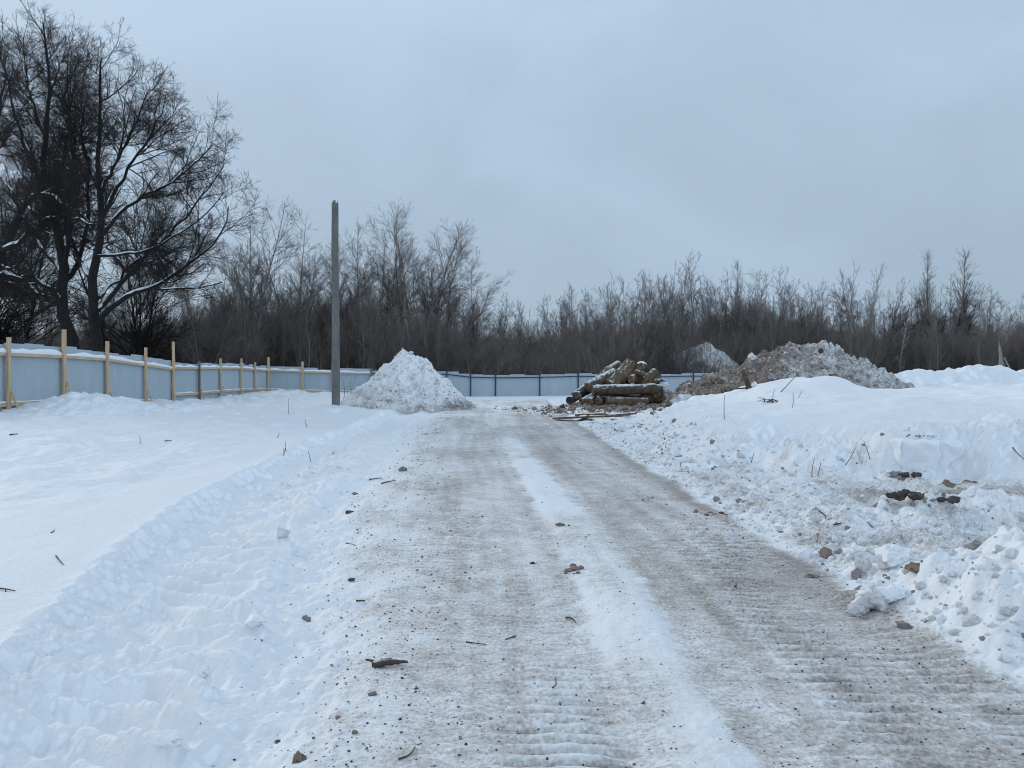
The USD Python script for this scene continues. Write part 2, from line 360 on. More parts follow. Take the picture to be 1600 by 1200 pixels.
# ------------------------------------------------------------------ ground: one height function
YK = [1.5, 3.15, 4.7, 6.2, 9.2, 17.6, 32, 45, 60]
def x_left(y):   return np.interp(y, YK, [-0.55, -0.62, -0.82, -1.08, -1.60, -2.15, -3.0, -3.6, -4])
def x_right(y):  return np.interp(y, YK, [2.40, 2.50, 2.55, 2.58, 2.53, 2.40, 2.3, 2.2, 2.2])
def x_mid(y):    return np.interp(y, YK, [0.78, 0.78, 0.77, 0.75, 0.60, 0.05, -0.5, -0.6, -0.6])
def x_ridge(y):  return np.interp(y, YK, [-2.2, -2.45, -2.75, -3.15, -3.75, -4.6, -5.1, -5.5, -6])

BANK = np.array([(2.7, 19.5), (3.0, 15.6), (3.6, 13.3), (4.3, 11.6), (5.5, 11.5), (7.4, 10.9), (30, 10.5), (60, 30), (60, 60), (18, 44), (10.5, 36), (6.9, 32.5), (4.4, 25.5)])
def bank_depth(x, y):
    """How far inside the right-hand snow bank (x, y) lies; negative outside."""
    best, inside = np.full(np.shape(x), 1e9), np.zeros(np.shape(x), bool)
    for (ax, ay), (bx, by) in zip(BANK, np.roll(BANK, -1, 0)):
        t = np.clip(((x - ax) * (bx - ax) + (y - ay) * (by - ay)) / ((bx - ax) ** 2 + (by - ay) ** 2), 0, 1)
        best = np.minimum(best, np.hypot(x - ax - t * (bx - ax), y - ay - t * (by - ay)))
        c = (ay > y) != (by > y)
        with np.errstate(divide='ignore', invalid='ignore'):
            inside ^= c & (x < (bx - ax) * (y - ay) / (by - ay + 1e-12) + ax)
    return np.where(inside, best, -best)

def bump(x, y, cx, cy, rx, ry, h, rot=0.0, p=2.0):
    c, s = math.cos(rot), math.sin(rot)
    a, b = ((x - cx) * c + (y - cy) * s) / rx, (-(x - cx) * s + (y - cy) * c) / ry
    return h * np.exp(-(a * a + b * b) ** (p / 2))

# x, y, radius x, radius y, height, turn, sharpness
MOUNDS = [
    (3.6, 4.75, 0.85, 1.0, 0.50, 0.3, 2.8), (4.5, 5.0, 1.0, 0.9, 0.50, 0, 2.4),      # bank at the right edge, near
    (2.75, 5.5, 0.30, 0.17, 0.12, 0.2, 3.0), (2.45, 5.55, 0.13, 0.12, 0.07, 0, 3),          # broken chunk beside the road
    (5.4, 8.0, 1.9, 0.55, 0.26, 0.06, 2.6), (3.7, 8.35, 0.5, 0.4, 0.10, 0, 2),            # second bank
    (3.9, 10.3, 0.7, 0.35, 0.10, 0, 2), (4.6, 9.8, 0.8, 0.3, 0.09, 0, 2),
]
BANK_TOPS = [(10.0, 27.0, 2.1, 3.0, 0.66, 0, 2), (7.8, 28.0, 1.8, 2.5, 0.16, 0, 2), (11.6, 27.5, 1.4, 2.0, 0.14, 0, 2), (8.9, 26.2, .5, .6, .16, 0, 2), (10.6, 25.6, .6, .5, .12, 0, 2), (7.4, 12.4, 1.0, 0.8, 0.22, 0, 2.5), (8.6, 12.6, .8, .9, .30, 0, 2.4), (6.2, 12.3, .5, .5, .15, 0, 3),
    (24.5, 46, 2.6, 2.5, 1.35, 0, 2.2), (28, 46.5, 2.6, 3, 0.85, 0, 2.2), (31.5, 47, 2.4, 3, 0.9, 0, 2.2), (35, 47.5, 3, 3, .75, 0, 2), (40, 48, 4, 3, .7, 0, 2), (21.6, 45.5, 2, 2.2, 1.0, 0, 2)]

def masks(x, y):
    xl, xr, xm, xg = x_left(y), x_right(y), x_mid(y), x_ridge(y)
    wob = 0.20 * n2(y * 0.8, 0 * y + 3.3, 5) + 0.10 * n2(y * 2.7, x * 1.5, 6) + 0.05 * n2(y * 8, x * 6, 7)
    road = sst(-0.20, 0.62, x - xl + 1.4 * wob) * sst(-0.10, 0.14, xr - x + 0.6 * wob)
    end = 1 - sst(46, 54, y)                                            # the cleared way ends before the far fence
    left = sst(0.0, 0.22, xg - x + 0.10 * n2(y * 2.2, 0 * y + 9.1, 8) + 0.04 * n2(y * 7, x * 5, 9))
    return xl, xr, xm, xg, road * end, left, end

def H(x, y, fine=True):
    x, y = np.asarray(x, float), np.asarray(y, float)
    xl, xr, xm, xg, road, left, end = masks(x, y)
    z = 0.25 * sst(14, 56, y)
    # left field
    away = np.maximum(xg - x, 0)
    field = 0.07 + 0.06 * sst(0, 8, y) + 0.34 * sst(0.5, 11, away) * sst(1, 18, y) + 0.05 * fb(x * 0.23, y * 0.16, 3, 21) + 0.035 * fb(x * 0.7, y * 0.38, 3, 23) * sst(3, 14, y)
    field = field - 0.30 * sst(14, 56, y) * sst(1, 8, away)
    field += bump(x, y, -6.9, 30.0, 1.3, 1.3, 0.34) + bump(x, y, -15.3, 27.6, 1.5, 2.4, 0.62, 0, 2.6) + bump(x, y, -13.6, 25.6, 1.6, 1.3, 0.25) + bump(x, y, -15.6, 33.5, 0.7, 3.2, 0.10) + bump(x, y, -15.3, 50, 1.5, 5, 0.22) + bump(x, y, -14.9, 24.0, .8, .9, 0.12)
    field += bump(x, y, -11, 50, 5, 3, 0.3)
    crust = sst(6, 13, y) * sst(0.4, 2.0, away)
    field += sst(10.5, 12.5, -x) * sst(20, 24, y) * 0.13 * fb(x * 1.1, y * .9, 4, 30, .6)
    field += crust * (0.080 * fb(x * 0.9, y * 0.7, 4, 25, .55) - 0.10 * np.maximum(n2(x * 1.9, y * 1.6, 27) - 0.28, 0) * sst(9, 16, y) + 0.05 * np.maximum(n2(x * 0.5 + y * .25, y * 0.9 - x * .3, 28), 0)) + sst(0.2, 2, away) * 0.022 * fb(x * 1.2, y * 1.0, 4, 29)
    z = z + left * field
    # edge of the ploughed strip: a shallow wall with crumbled lip
    lip = np.exp(-((x - xg + 0.05) / 0.16) ** 2)
    lum = fb(x * 3.3, y * 3.3, 3, 31)
    z += end * lip * (0.055 + 0.05 * fb(x * 5.0, y * 4.2, 4, 32, .6) + 0.02 * sst(8, 20, y)) + end * np.exp(-((x - xg - 0.3) / 0.3) ** 2) * (-0.06 + 0.035 * fb(x * 4.2, y * 3.6, 4, 34, .6)) * (1 - left)
    # rutted snow between the wall and the dirty road
    strip = (1 - left) * sst(-0.15, 0.25, xl - x) * end
    w = (x - xg) / np.maximum(xl - xg, 0.3)
    z += strip * (-0.085 * np.exp(-((w - 0.30) / 0.17) ** 2) - 0.05 * np.exp(-((w - 0.75) / 0.12) ** 2) + 0.055 * np.exp(-((w - 0.56) / 0.07) ** 2) * (0.7 + lum))
    near = 1 - sst(9, 16, y)
    rip = np.sin(2 * np.pi * (y * 1.0 + 0.55 * (x - xg) + 0.25 * n2(x * 1.2, y * 0.8, 33)) / 0.34)
    z += strip * (1 - sst(14, 24, y)) * 0.085 * rip * np.exp(-((w - 0.36) / 0.26) ** 4) * (0.8 + 0.8 * n2(x * 1.3, y * 1.3, 35))
    z += strip * (-0.03 + 0.038 * fb(x * 2.3, y * 1.7, 5, 37, 0.55) + 0.018 * fb(x * 6.0, y * 6.0, 3, 38, .6))
    # the road: two packed lanes, a ridge of clean snow between them
    z += end * 0.030 * np.exp(-((x - xm) / 0.22) ** 4) * (0.8 + 0.6 * n2(x * 2, y * 0.7, 41)) * (1 - 0.7 * sst(20, 30, y))
    z += road * 0.014 * fb(x * 1.6, y * 1.1, 4, 43, 0.55)
    rl, rr = ribs(x, y)
    z += 0.026 * rl + 0.034 * rr
    # right of the road
    dep = bank_depth(x, y)
    right = sst(-0.02, 0.35, x - xr + 0.12 * n2(y * 1.9, x, 51)) * end
    calm = sst(0.6, 3.6, dep + 0.9 * n2(x * 0.5, y * 0.5, 66)) * (1 - 0.8 * bump(x, y, 5.2, 13.2, 2.2, 2.2, 1, 0, 3)) * (1 - 0.8 * bump(x, y, 8.0, 12.5, 2.0, 1.5, 1, 0, 3))
    rough = right * (1 - 0.92 * calm) * (1 - 0.65 * sst(2.8, 3.3, x) * (1 - sst(5.6, 6.4, y)))
    hb = 0.50 * sst(-0.1, 1.1, dep + 0.18 * n2(x * 1.3, y * 1.3, 53)) + 0.42 * sst(0.3, 6.5, dep)
    for m in BANK_TOPS:
        hb = hb + bump(x, y, *m) * sst(-.1, 1.2, dep)
    hb = hb - sst(0, .4, dep) * (bump(x, y, 5.3, 14.0, 1.7, 1.5, 0.34, 0, 4) * (1 + 0.5 * fb(x * 2.5, y * 2.5, 3, 54)) + bump(x, y, 8.3, 14.6, 1.6, 1.0, 0.22, 0, 3))
    hb = hb + sst(0, .5, dep) * (bump(x, y, 5.4, 16.6, 2.0, 0.6, 0.14, 0, 2) + bump(x, y, 9.0, 17.5, 2.0, .8, 0.16, 0, 2))
    hm = np.zeros_like(z)
    for m in MOUNDS:
        hm = np.maximum(hm, bump(x, y, *m) * (1 + (0.28 if m[4] > .45 else 0.55) * fb(x * 2.0, y * 2.0, 4, 57, .6)))
    z += np.maximum(hb, hm) + right * (0.05 + 0.05 * fb(x * .7, y * .7, 2, 58)) * (1 - sst(30, 40, y))
    z += rough * (0.085 * fb(x * 1.7, y * 1.7, 5, 61, 0.6) + 0.06 * np.maximum(fb(x * 5.5, y * 5.5, 2, 63) - .1, 0) * near)
    wx, wy = x + .25 * n2(x * 1.5, y * 1.5, 64), y + .25 * n2(x * 1.5, y * 1.5, 65)
    z += rough * (0.26 * np.maximum(cells(wx * 1.1, wy * 1.1, 1) - .45, 0) + 0.12 * np.maximum(cells(wx * 3.0, wy * 3.0, 2) - .4, 0) * (1 - sst(14, 20, y)))
    z += right * calm * (0.10 * fb(x * 0.4, y * 0.35, 4, 67) + 0.02 * fb(x * 2, y * 1.7, 2, 68))
    z += sst(.2, 2, dep) * sst(39, 44, y) * 0.60 * fb(x * 0.42, y * 0.5, 3, 69)
    # disturbed ground round the log pile and the dirt heap
    dig = bump(x, y, 5.0, 36.0, 3.2, 3.4, 1.0, 0, 4)
    z += dig * (0.06 + 0.07 * fb(x * 2.2, y * 2.2, 3, 71)) + bump(x, y, 5.3, 39.0, 2.0, 0.9, 0.35, 0, 4)
    far = sst(58, 66, y)
    z += far * 0.25 * fb(x * 0.07, y * 0.07, 2, 73)
    if fine:
        z += 0.006 * fb(x * 9, y * 9, 2, 75) * (1 - sst(8, 14, y)) * (1 - 0.6 * left)
    return z

def ribs(x, y):
    """Marks of crawler tracks across the two lanes."""
    xl, xr, xm, xg, road, left, end = masks(x, y)
    fade = 1 - sst(8.0, 13.0, y)
    ph = n2(x * 0.8, y * 0.5, 81)
    a = np.sin(2 * np.pi * (y + 0.05 * x + 0.05 * ph) / (0.095 + 0.0 * x))
    b = np.sin(2 * np.pi * (y + 0.10 * x + 0.05 * ph) / 0.115)
    patch = sst(-0.25, 0.35, n2(x * 0.7, y * 0.55, 83))
    pa = np.exp(-((x - xl - 0.70) / 0.42) ** 4) * patch
    pb = np.exp(-((x - xr + 0.50) / 0.48) ** 4) * sst(-0.45, 0.2, n2(x * 0.6, y * 0.5, 85))
    br = 0.75 + 0.5 * n2(x * 3, y * 3, 87)
    return fade * pa * a * br, fade * pb * b * br

def soil(x, y):
    """dirt (grey grit) and brown (earth) on the ground."""
    xl, xr, xm, xg, road, left, end = masks(x, y)
    mid = np.exp(-((x - xm) / (0.27 + 0.11 * n2(y * 1.6, x * 2, 91) + 0.07 * n2(y * 6, x * 4, 90))) ** 10) * (1 - 0.75 * bump(x, y, 0.65, 7.8, 2, 1.1, 1)) * (1 - sst(15, 24, y)) * np.clip(0.85 + 0.55 * n2(x * .6, y * .28, 92) + 0.7 * n2(x * 1.7, y * 0.9, 89), 0, 1)
    lane_r = sst(0.0, 0.35, x - xm - 0.25)
    lane_l = sst(-0.9, 0.4, x - xl - 0.55)
    d = road * (0.30 + 0.12 * lane_l + 0.14 * lane_r * (1 - 0.25 * sst(16, 30, y))) * (1 - 0.92 * np.clip(mid, 0, 1))
    d += road * (0.20 * n2(x * 0.9, y * 0.4, 93) + 0.13 * fb((x - xm) * 4.5, y * 0.16, 3, 94, .6)) - 0.17 * sst(24, 42, y) * road
    rl, rr = ribs(x, y)
    d -= 0.34 * rl + 0.40 * rr
    d += 0.16 * road * np.exp(-((x - xr + 0.12) / 0.18) ** 2)
    # scattered grit left of the lane
    d += 0.20 * end * np.exp(-((x - xl) / 0.38) ** 2) * (1 + n2(x * 2, y * 1.2, 95))
    d += 0.05 * (1 - left) * (1 - road) * end * np.maximum(n2(x * 1.5, y * 1.5, 96), 0)
    dep = bank_depth(x, y)
    right = sst(-0.05, 0.3, x - xr) * end
    churn = right * (1 - sst(-0.3, 0.5, dep))
    d += churn * (0.20 + 0.30 * fb(x * 0.9, y * 1.6, 3, 97)) * (1 - sst(24, 30, y)) * sst(5.2, 6.6, y)
    d += churn * 0.42 * np.exp(-((y - 10.0 + 0.05 * (x - 3)) / 0.75) ** 2) * sst(0.6, 2.0, x - xr)
    d += churn * 0.35 * np.exp(-((y - 6.9) / 0.45) ** 2) * sst(0.4, 1.2, x - xr)
    d += right * 0.16 * np.maximum(fb(x * 1.1, y * 1.1, 4, 105) + .1, 0) * sst(-.2, .6, dep) * (1 - sst(2, 4, dep)) * (1 - sst(20, 26, y))
    d += 0.42 * bump(x, y, 5.2, 13.4, 1.8, 1.6, 1, 0, 3) * np.maximum(fb(x * 2, y * 2, 3, 98) + 0.1, 0)
    d -= 0.35 * bump(x, y, 3.8, 4.6, 1.4, 1.0, 1, 0, 3) * right
    dig = bump(x, y, 5.0, 36.0, 3.2, 3.4, 1.0, 0, 4)
    d = np.maximum(d, dig * (0.62 + 0.2 * n2(x, y, 99)) * (1 - sst(0.1, 1.2, dep)))
    d = np.maximum(d, 0.45 * bump(x, y, -4.7, 36, 3.4, 2.6, 1, 0, 3))
    far = sst(60, 66, y)
    b = dig * (0.42 + 0.25 * n2(x * 0.8, y * 0.8, 101)) * (1 - sst(0.0, 0.8, dep)) + bump(x, y, 3.4, 31.5, 1.8, 0.9, 0.45, 0, 3) * (1 - sst(0, .6, dep))
    b += bump(x, y, 6.35, 10.95, 0.35, 0.22, 0.75, 0, 3) + bump(x, y, 5.75, 11.25, 0.22, 0.16, 0.6, 0, 3)
    b += 0.32 * road * np.maximum(n2(x * 1.4, y * 0.7, 103) - 0.25, 0) + 0.30 * road * np.exp(-((x - xr + 0.3) / 0.3) ** 2) * np.maximum(n2(x, y * 1.3, 104), 0)
    return np.clip(d, 0, 1.1), np.clip(b, 0, 1)

def at(u, v, lo=2.2, hi=75.0):
    """Where the picture's ray (u, v) meets the ground."""
    d = np.exp(np.linspace(math.log(lo), math.log(hi), 1500))
    x, z = (u - 800) / FPX * d, EYE + (HORIZON - v) / FPX * d
    g = H(x, d)
    hit = np.nonzero(z <= g)[0]
    k = hit[0] if len(hit) else len(d) - 1
    return np.array([x[k], d[k], g[k]])

def build_ground():
    ys = np.r_[-500, -200, -80, -30, -12, -5, -2, -0.5, 0.6, 1.3, np.exp(np.linspace(math.log(1.8), math.log(72), 720)), np.exp(np.linspace(math.log(73), math.log(160), 50)), 190, 240, 320, 450, 650, 900]
    t = np.r_[1, 2, 4, 8, 15, 30, 60, 120, 250, 500, 900] / 1.0
    s = np.r_[-t[::-1] - 0.84, np.linspace(-0.84, 0.84, 640), 0.84 + t]
    w = np.maximum(ys, 1.8)[:, None]
    core = np.clip(s, -0.84, 0.84)[None, :] * w
    x = core + np.where(np.abs(s) > 0.84, np.sign(s) * (np.abs(s) - 0.84), 0)[None, :]
    y = np.repeat(ys[:, None], len(s), 1)
    z = H(x, y)
    d, b = soil(x, y)
    v = np.stack([x, y, z], -1)
    nr, nc = x.shape
    du, dv = np.gradient(v, axis=1), np.gradient(v, axis=0)
    n = np.cross(du, dv); n /= np.linalg.norm(n, axis=-1, keepdims=True)
    i, j = np.meshgrid(np.arange(nr - 1), np.arange(nc - 1), indexing='ij')
    a = (i * nc + j).ravel()
    q = np.stack([a, a + 1, a + nc + 1, a + nc], 1)
    cx, cy = x[:-1, :-1].ravel(), y[:-1, :-1].ravel()
    xl, xr, xg = x_left(cy), x_right(cy), x_ridge(cy)
    road = (cx > xl) & (cx < xr) & (cy < 54) & (cy > -100)
    trail = (cx <= xl) & (cx > xg) & (cy < 54) & (cy > -100)
    bank = (bank_depth(cx, cy) > -0.2)
    V, Nn = v.reshape(-1, 3), n.reshape(-1, 3)
    for name, mask, label in (('road', road, 'packed snow road with gritty brown wheel lanes'), ('wheel_track', trail & ~road, 'rutted strip of pushed snow left of the road'),
                              ('snow_bank', bank & ~road & ~trail, 'high bank of clean snow right of the road'), ('snow_field', ~(road | trail | bank), 'flat untouched snow field')):
        f = q[mask]
        used, inv = np.unique(f, return_inverse=True)
        m = UsdGeom.Mesh.Define(stage, path_for(name))
        m.CreatePointsAttr(Vt.Vec3fArray.FromNumpy(V[used].astype(np.float32)))
        m.CreateFaceVertexCountsAttr(Vt.IntArray.FromNumpy(np.full(len(f), 4, np.int32)))
        m.CreateFaceVertexIndicesAttr(Vt.IntArray.FromNumpy(inv.reshape(-1).astype(np.int32)))
        m.CreateSubdivisionSchemeAttr('none')
        m.CreateNormalsAttr(Vt.Vec3fArray.FromNumpy(Nn[used].astype(np.float32)))
        m.SetNormalsInterpolation('vertex')
        for key, val in (('dirt', d), ('brown', b)):
            UsdGeom.PrimvarsAPI(m).CreatePrimvar(key, Sdf.ValueTypeNames.FloatArray, 'vertex').Set(Vt.FloatArray.FromNumpy(val.ravel()[used].astype(np.float32)))
        UsdShade.MaterialBindingAPI.Apply(m.GetPrim()).Bind(M['ground_snow'])
        tell(m.GetPrim(), label, None, None, 'structure')
build_ground()

# ------------------------------------------------------------------ the timber fence on the left
def ridged_sheet(a, b, z0, z1, top_tilt=0.0, ridge=0.007, pitch=0.23, off=0.0):
    """A profiled steel sheet standing from a to b (plan points); its ribs run upwards."""
    a, b = np.asarray(a, float), np.asarray(b, float)
    L = np.linalg.norm(b - a); t = (b - a) / L; nrm = np.array([t[1], -t[0]])
    k = max(2, int(round(L / pitch)))
    st, outs = [], []
    for i in range(k):
        for f_, o in ((0.0, 0), (0.55, 0), (0.65, 1), (0.9, 1)):
            st.append((i + f_) / k * L); outs.append(o * ridge)
    st.append(L); outs.append(0.0)
    st, outs = np.array(st), np.array(outs)
    p = a + st[:, None] * t + (outs[:, None] + off) * nrm
    z0s, z1s = np.full(len(st), z0), z1 + top_tilt * st / L
    v = np.vstack([np.c_[p, z0s], np.c_[p, z1s], np.c_[p - 0.006 * nrm, z0s], np.c_[p - 0.006 * nrm, z1s]])
    n = len(st); i = np.arange(n - 1)
    f = np.vstack([np.c_[i, i + 1, n + i + 1], np.c_[i, n + i + 1, n + i], np.c_[2 * n + i, 3 * n + i + 1, 2 * n + i + 1], np.c_[2 * n + i, 3 * n + i, 3 * n + i + 1],
                   np.c_[n + i, n + i + 1, 3 * n + i + 1], np.c_[n + i, 3 * n + i + 1, 3 * n + i]])
    return v, f

def snow_strip(a, b, wide, high, rng, n=22, shift=(0, 0)):
    """A ridge of snow lying along a rail."""
    a, b = np.asarray(a, float), np.asarray(b, float)
    t = np.linspace(0, 1, n)
    p = a + t[:, None] * (b - a)
    d = (b - a) / np.linalg.norm(b - a); s = np.array([d[1], -d[0], 0]); s /= np.linalg.norm(s)
    h = high * (0.75 + 0.5 * n2(t * 4 + rng.uniform(0, 99), t * 0 + rng.uniform(0, 9))) * np.minimum(1, np.minimum(t, 1 - t) * 14 + 0.3)
    prof = [(-.5, 0.0), (-.52, .35), (-.33, .85), (0, 1.0), (.33, .82), (.55, .3), (.5, 0.0)]
    v = np.array([[p[i] + s * (x * wide * (0.9 + 0.3 * n2(t[i] * 6 + 3, k))) + [0, 0, y * h[i]] for k, (x, y) in enumerate(prof)] for i in range(n)])
    k = len(prof)
    f = []
    for i in range(n - 1):
        for j in range(k - 1):
            q = i * k + j
            f += [(q, q + 1, q + k + 1), (q, q + k + 1, q + k)]
    for base, flip in ((0, False), ((n - 1) * k, True)):
        for j in range(1, k - 1):
            f.append((base, base + j, base + j + 1) if flip else (base, base + j + 1, base + j))
    return v.reshape(-1, 3), np.array(f)

def timber_fence():
    rng = np.random.default_rng(5)
    root = thing('timber_fence', 'long blue-grey metal sheet fence on pale timber posts left of the snow field', 'fence')
    # post column in the picture, distance, row of the post's top, row of the sheets' top
    posts = [(-62, 22.0, 512, 533, 0), (8, 25.0, 527, 537, 0), (97, 28.4, 515, 543, 0), (165, 31.6, 533, 549, 0), (225, 35.0, 543, 559, 0), (269, 38.0, 534, 566, 0), (309, 41.2, 564, 567.5, 1),
             (343, 44.4, 560, 568, 0), (375, 48.0, 560, 569, 0), (397, 51.2, 566, 571, 0), (418, 54.0, 558, 573, 0), (473, 54.5, 565, 575, 0), (518.5, 55.0, 567, 576.5, 0), (580, 55.6, 575, 578, 1)]
    pts = []
    for u, d, vt, vs, old in posts:
        pts.append((np.array([(u - 800) / FPX * d, d]), EYE + (HORIZON - vt) / FPX * d, EYE + (HORIZON - vs) / FPX * d, old))
    for k, (p, zt, zs, old) in enumerate(pts):
        g = float(H(p[0], p[1]))
        q = pts[min(k + 1, len(pts) - 1)][0] - pts[max(k - 1, 0)][0]; q = q / np.linalg.norm(q); nrm = np.array([q[1], -q[0]])   # towards the field
        w = 0.165 + rng.uniform(-.012, .02) - 0.05 * old
        lean = rng.normal(0, 0.025, 2)
        c = p + nrm * 0.09
        put('post', slab((*c, g - 0.5), (*(c + lean), zt), w, 0.085 if not old else 0.1, up=(*nrm, 0)), 'old_timber' if old else 'timber', root)
        if k in (1, 2, 3, 4, 6, 7, 9):
            foot = c + nrm * rng.uniform(.30, .45) - q * rng.uniform(.05, .15)
            gf = float(H(foot[0], foot[1]))
            put('brace', slab((*(c + nrm * 0.06 + q * 0.10), g + rng.uniform(.55, .75)), (*foot, gf - 0.12), 0.075, 0.05, up=(*nrm, 0)), 'timber', root)
    for k in range(len(pts) - 1):
        (a, _, za, _), (b, _, zb, _) = pts[k], pts[k + 1]
        q = (b - a) / np.linalg.norm(b - a); nrm = np.array([q[1], -q[0]])
        drop = 0.34 if k < 5 else 0.27
        ga, gb = float(H(*a)), float(H(*b))
        # horizontal rails, the upper one carrying snow
        e0, e1 = a + nrm * 0.02 + q * 0.02, b + nrm * 0.02 - q * 0.02
        put('rail', slab((*e0, za - drop), (*e1, zb - drop), 0.085, 0.11), 'rail_timber', root)
        put('snow_cap', snow_strip((*e0, za - drop + 0.05), (*e1, zb - drop + 0.05), 0.10, 0.14 + 0.05 * (k < 5), rng), 'snow', root, smooth=True)
        zl = (za - 1.98, zb - 1.98) if k < 5 else (za - 1.62, zb - 1.62)
        put('rail', slab((*e0, zl[0]), (*e1, zl[1]), 0.085, 0.12), 'rail_timber', root)
        put('snow_cap', snow_strip((*e0, zl[0] + 0.055), (*e1, zl[1] + 0.055), 0.11, 0.07, rng), 'snow', root, smooth=True)
        L = np.linalg.norm(b - a); m = max(2, int(round(L / 1.15)))
        for i in range(m):
            s0, s1 = i / m * L, (i + 1) / m * L + 0.03
            zt = za + (zb - za) * (i + 0.5) / m + rng.choice([-.04, 0, .04, .08]) + rng.uniform(-.03, .03)
            put('metal_sheet', ridged_sheet(a + q * s0, a + q * s1, min(ga, gb) - 0.35, zt, (zb - za) / m * 0.3, off=-0.035 + 0.007 * (i % 2)), 'sheet_metal', root)
timber_fence()

# ------------------------------------------------------------------ the metal fence at the far end
def metal_fence():
    rng = np.random.default_rng(6)
    root = thing('metal_fence', 'blue-grey metal sheet fence on thin dark posts across the far end of the road', 'fence')
    posts = [(580, 55.6, 577), (640, 56.0, 577), (698, 56.6, 578.5), (735, 57.0, 583), (774, 57.6, 584), (843, 58.4, 583.5), (903, 60.0, 582), (967, 61.5, 583), (1031, 63.0, 583), (1083, 65.0, 582), (1140, 66.5, 583), (1200, 68, 583)]
    pts = [(np.array([(u - 800) / FPX * d, d]), EYE + (HORIZON - v) / FPX * d) for u, d, v in posts]
    for k, (p, zt) in enumerate(pts):
        g = float(H(*p))
        q = pts[min(k + 1, len(pts) - 1)][0] - pts[max(k - 1, 0)][0]; q /= np.linalg.norm(q); nrm = np.array([q[1], -q[0]])
        c = p + nrm * 0.06
        put('post', slab((*c, g - 0.4), (*c, zt + 0.16), 0.085, 0.085, up=(*nrm, 0)), 'dark_metal', root)
    for k in range(len(pts) - 1):
        (a, za), (b, zb) = pts[k], pts[k + 1]
        q = (b - a) / np.linalg.norm(b - a); nrm = np.array([q[1], -q[0]])
        for drop in (0.30,) if k > 2 else (0.30,):
            put('rail', slab((*(a + nrm * 0.02), za - drop), (*(b + nrm * 0.02), zb - drop), 0.05, 0.075), 'dark_metal', root)
        L = np.linalg.norm(b - a); m = max(1, int(round(L / 1.15)))
        ga, gb = float(H(*a)), float(H(*b))
        for i in range(m):
            zt = za + (zb - za) * (i + .5) / m - 0.08 + rng.choice([-.05, -.02, 0, .03])
            put('metal_sheet', ridged_sheet(a + q * L * i / m, a + q * (L * (i + 1) / m + 0.02), min(ga, gb) - .4, zt, 0, off=-0.035 + 0.007 * (i % 2)), 'sheet_metal', root)
    root = thing('navy_fence', 'dark navy metal fence beyond the snow banks at the far right', 'fence')
    posts = [(1200, 70, 585), (1290, 71, 585), (1380, 72, 585), (1470, 73, 585), (1545, 74, 584), (1640, 75, 584), (1740, 76, 584)]
    pts = [(np.array([(u - 800) / FPX * d, d]), EYE + (HORIZON - v) / FPX * d) for u, d, v in posts]
    for k, (p, zt) in enumerate(pts):
        put('post', slab((*(p + [0, -.06]), -0.2), (*(p + [0, -.06]), zt + 0.12), 0.09, 0.09, up=(0, 1, 0)), 'dark_metal', root)
        if k:
            a, za = pts[k - 1]
            for i in range(4):
                p0, p1 = a + (p - a) * i / 4, a + (p - a) * (i + 1) / 4
                put('metal_sheet', ridged_sheet(p0, p1, -0.2, zt - 0.05 + rng.uniform(-.03, .03), off=-0.03 + .007 * (i % 2)), 'navy_sheet', root)
            put('rail', slab((*a, za - 0.35), (*p, zt - 0.35), 0.05, 0.06), 'dark_metal', root)
metal_fence()

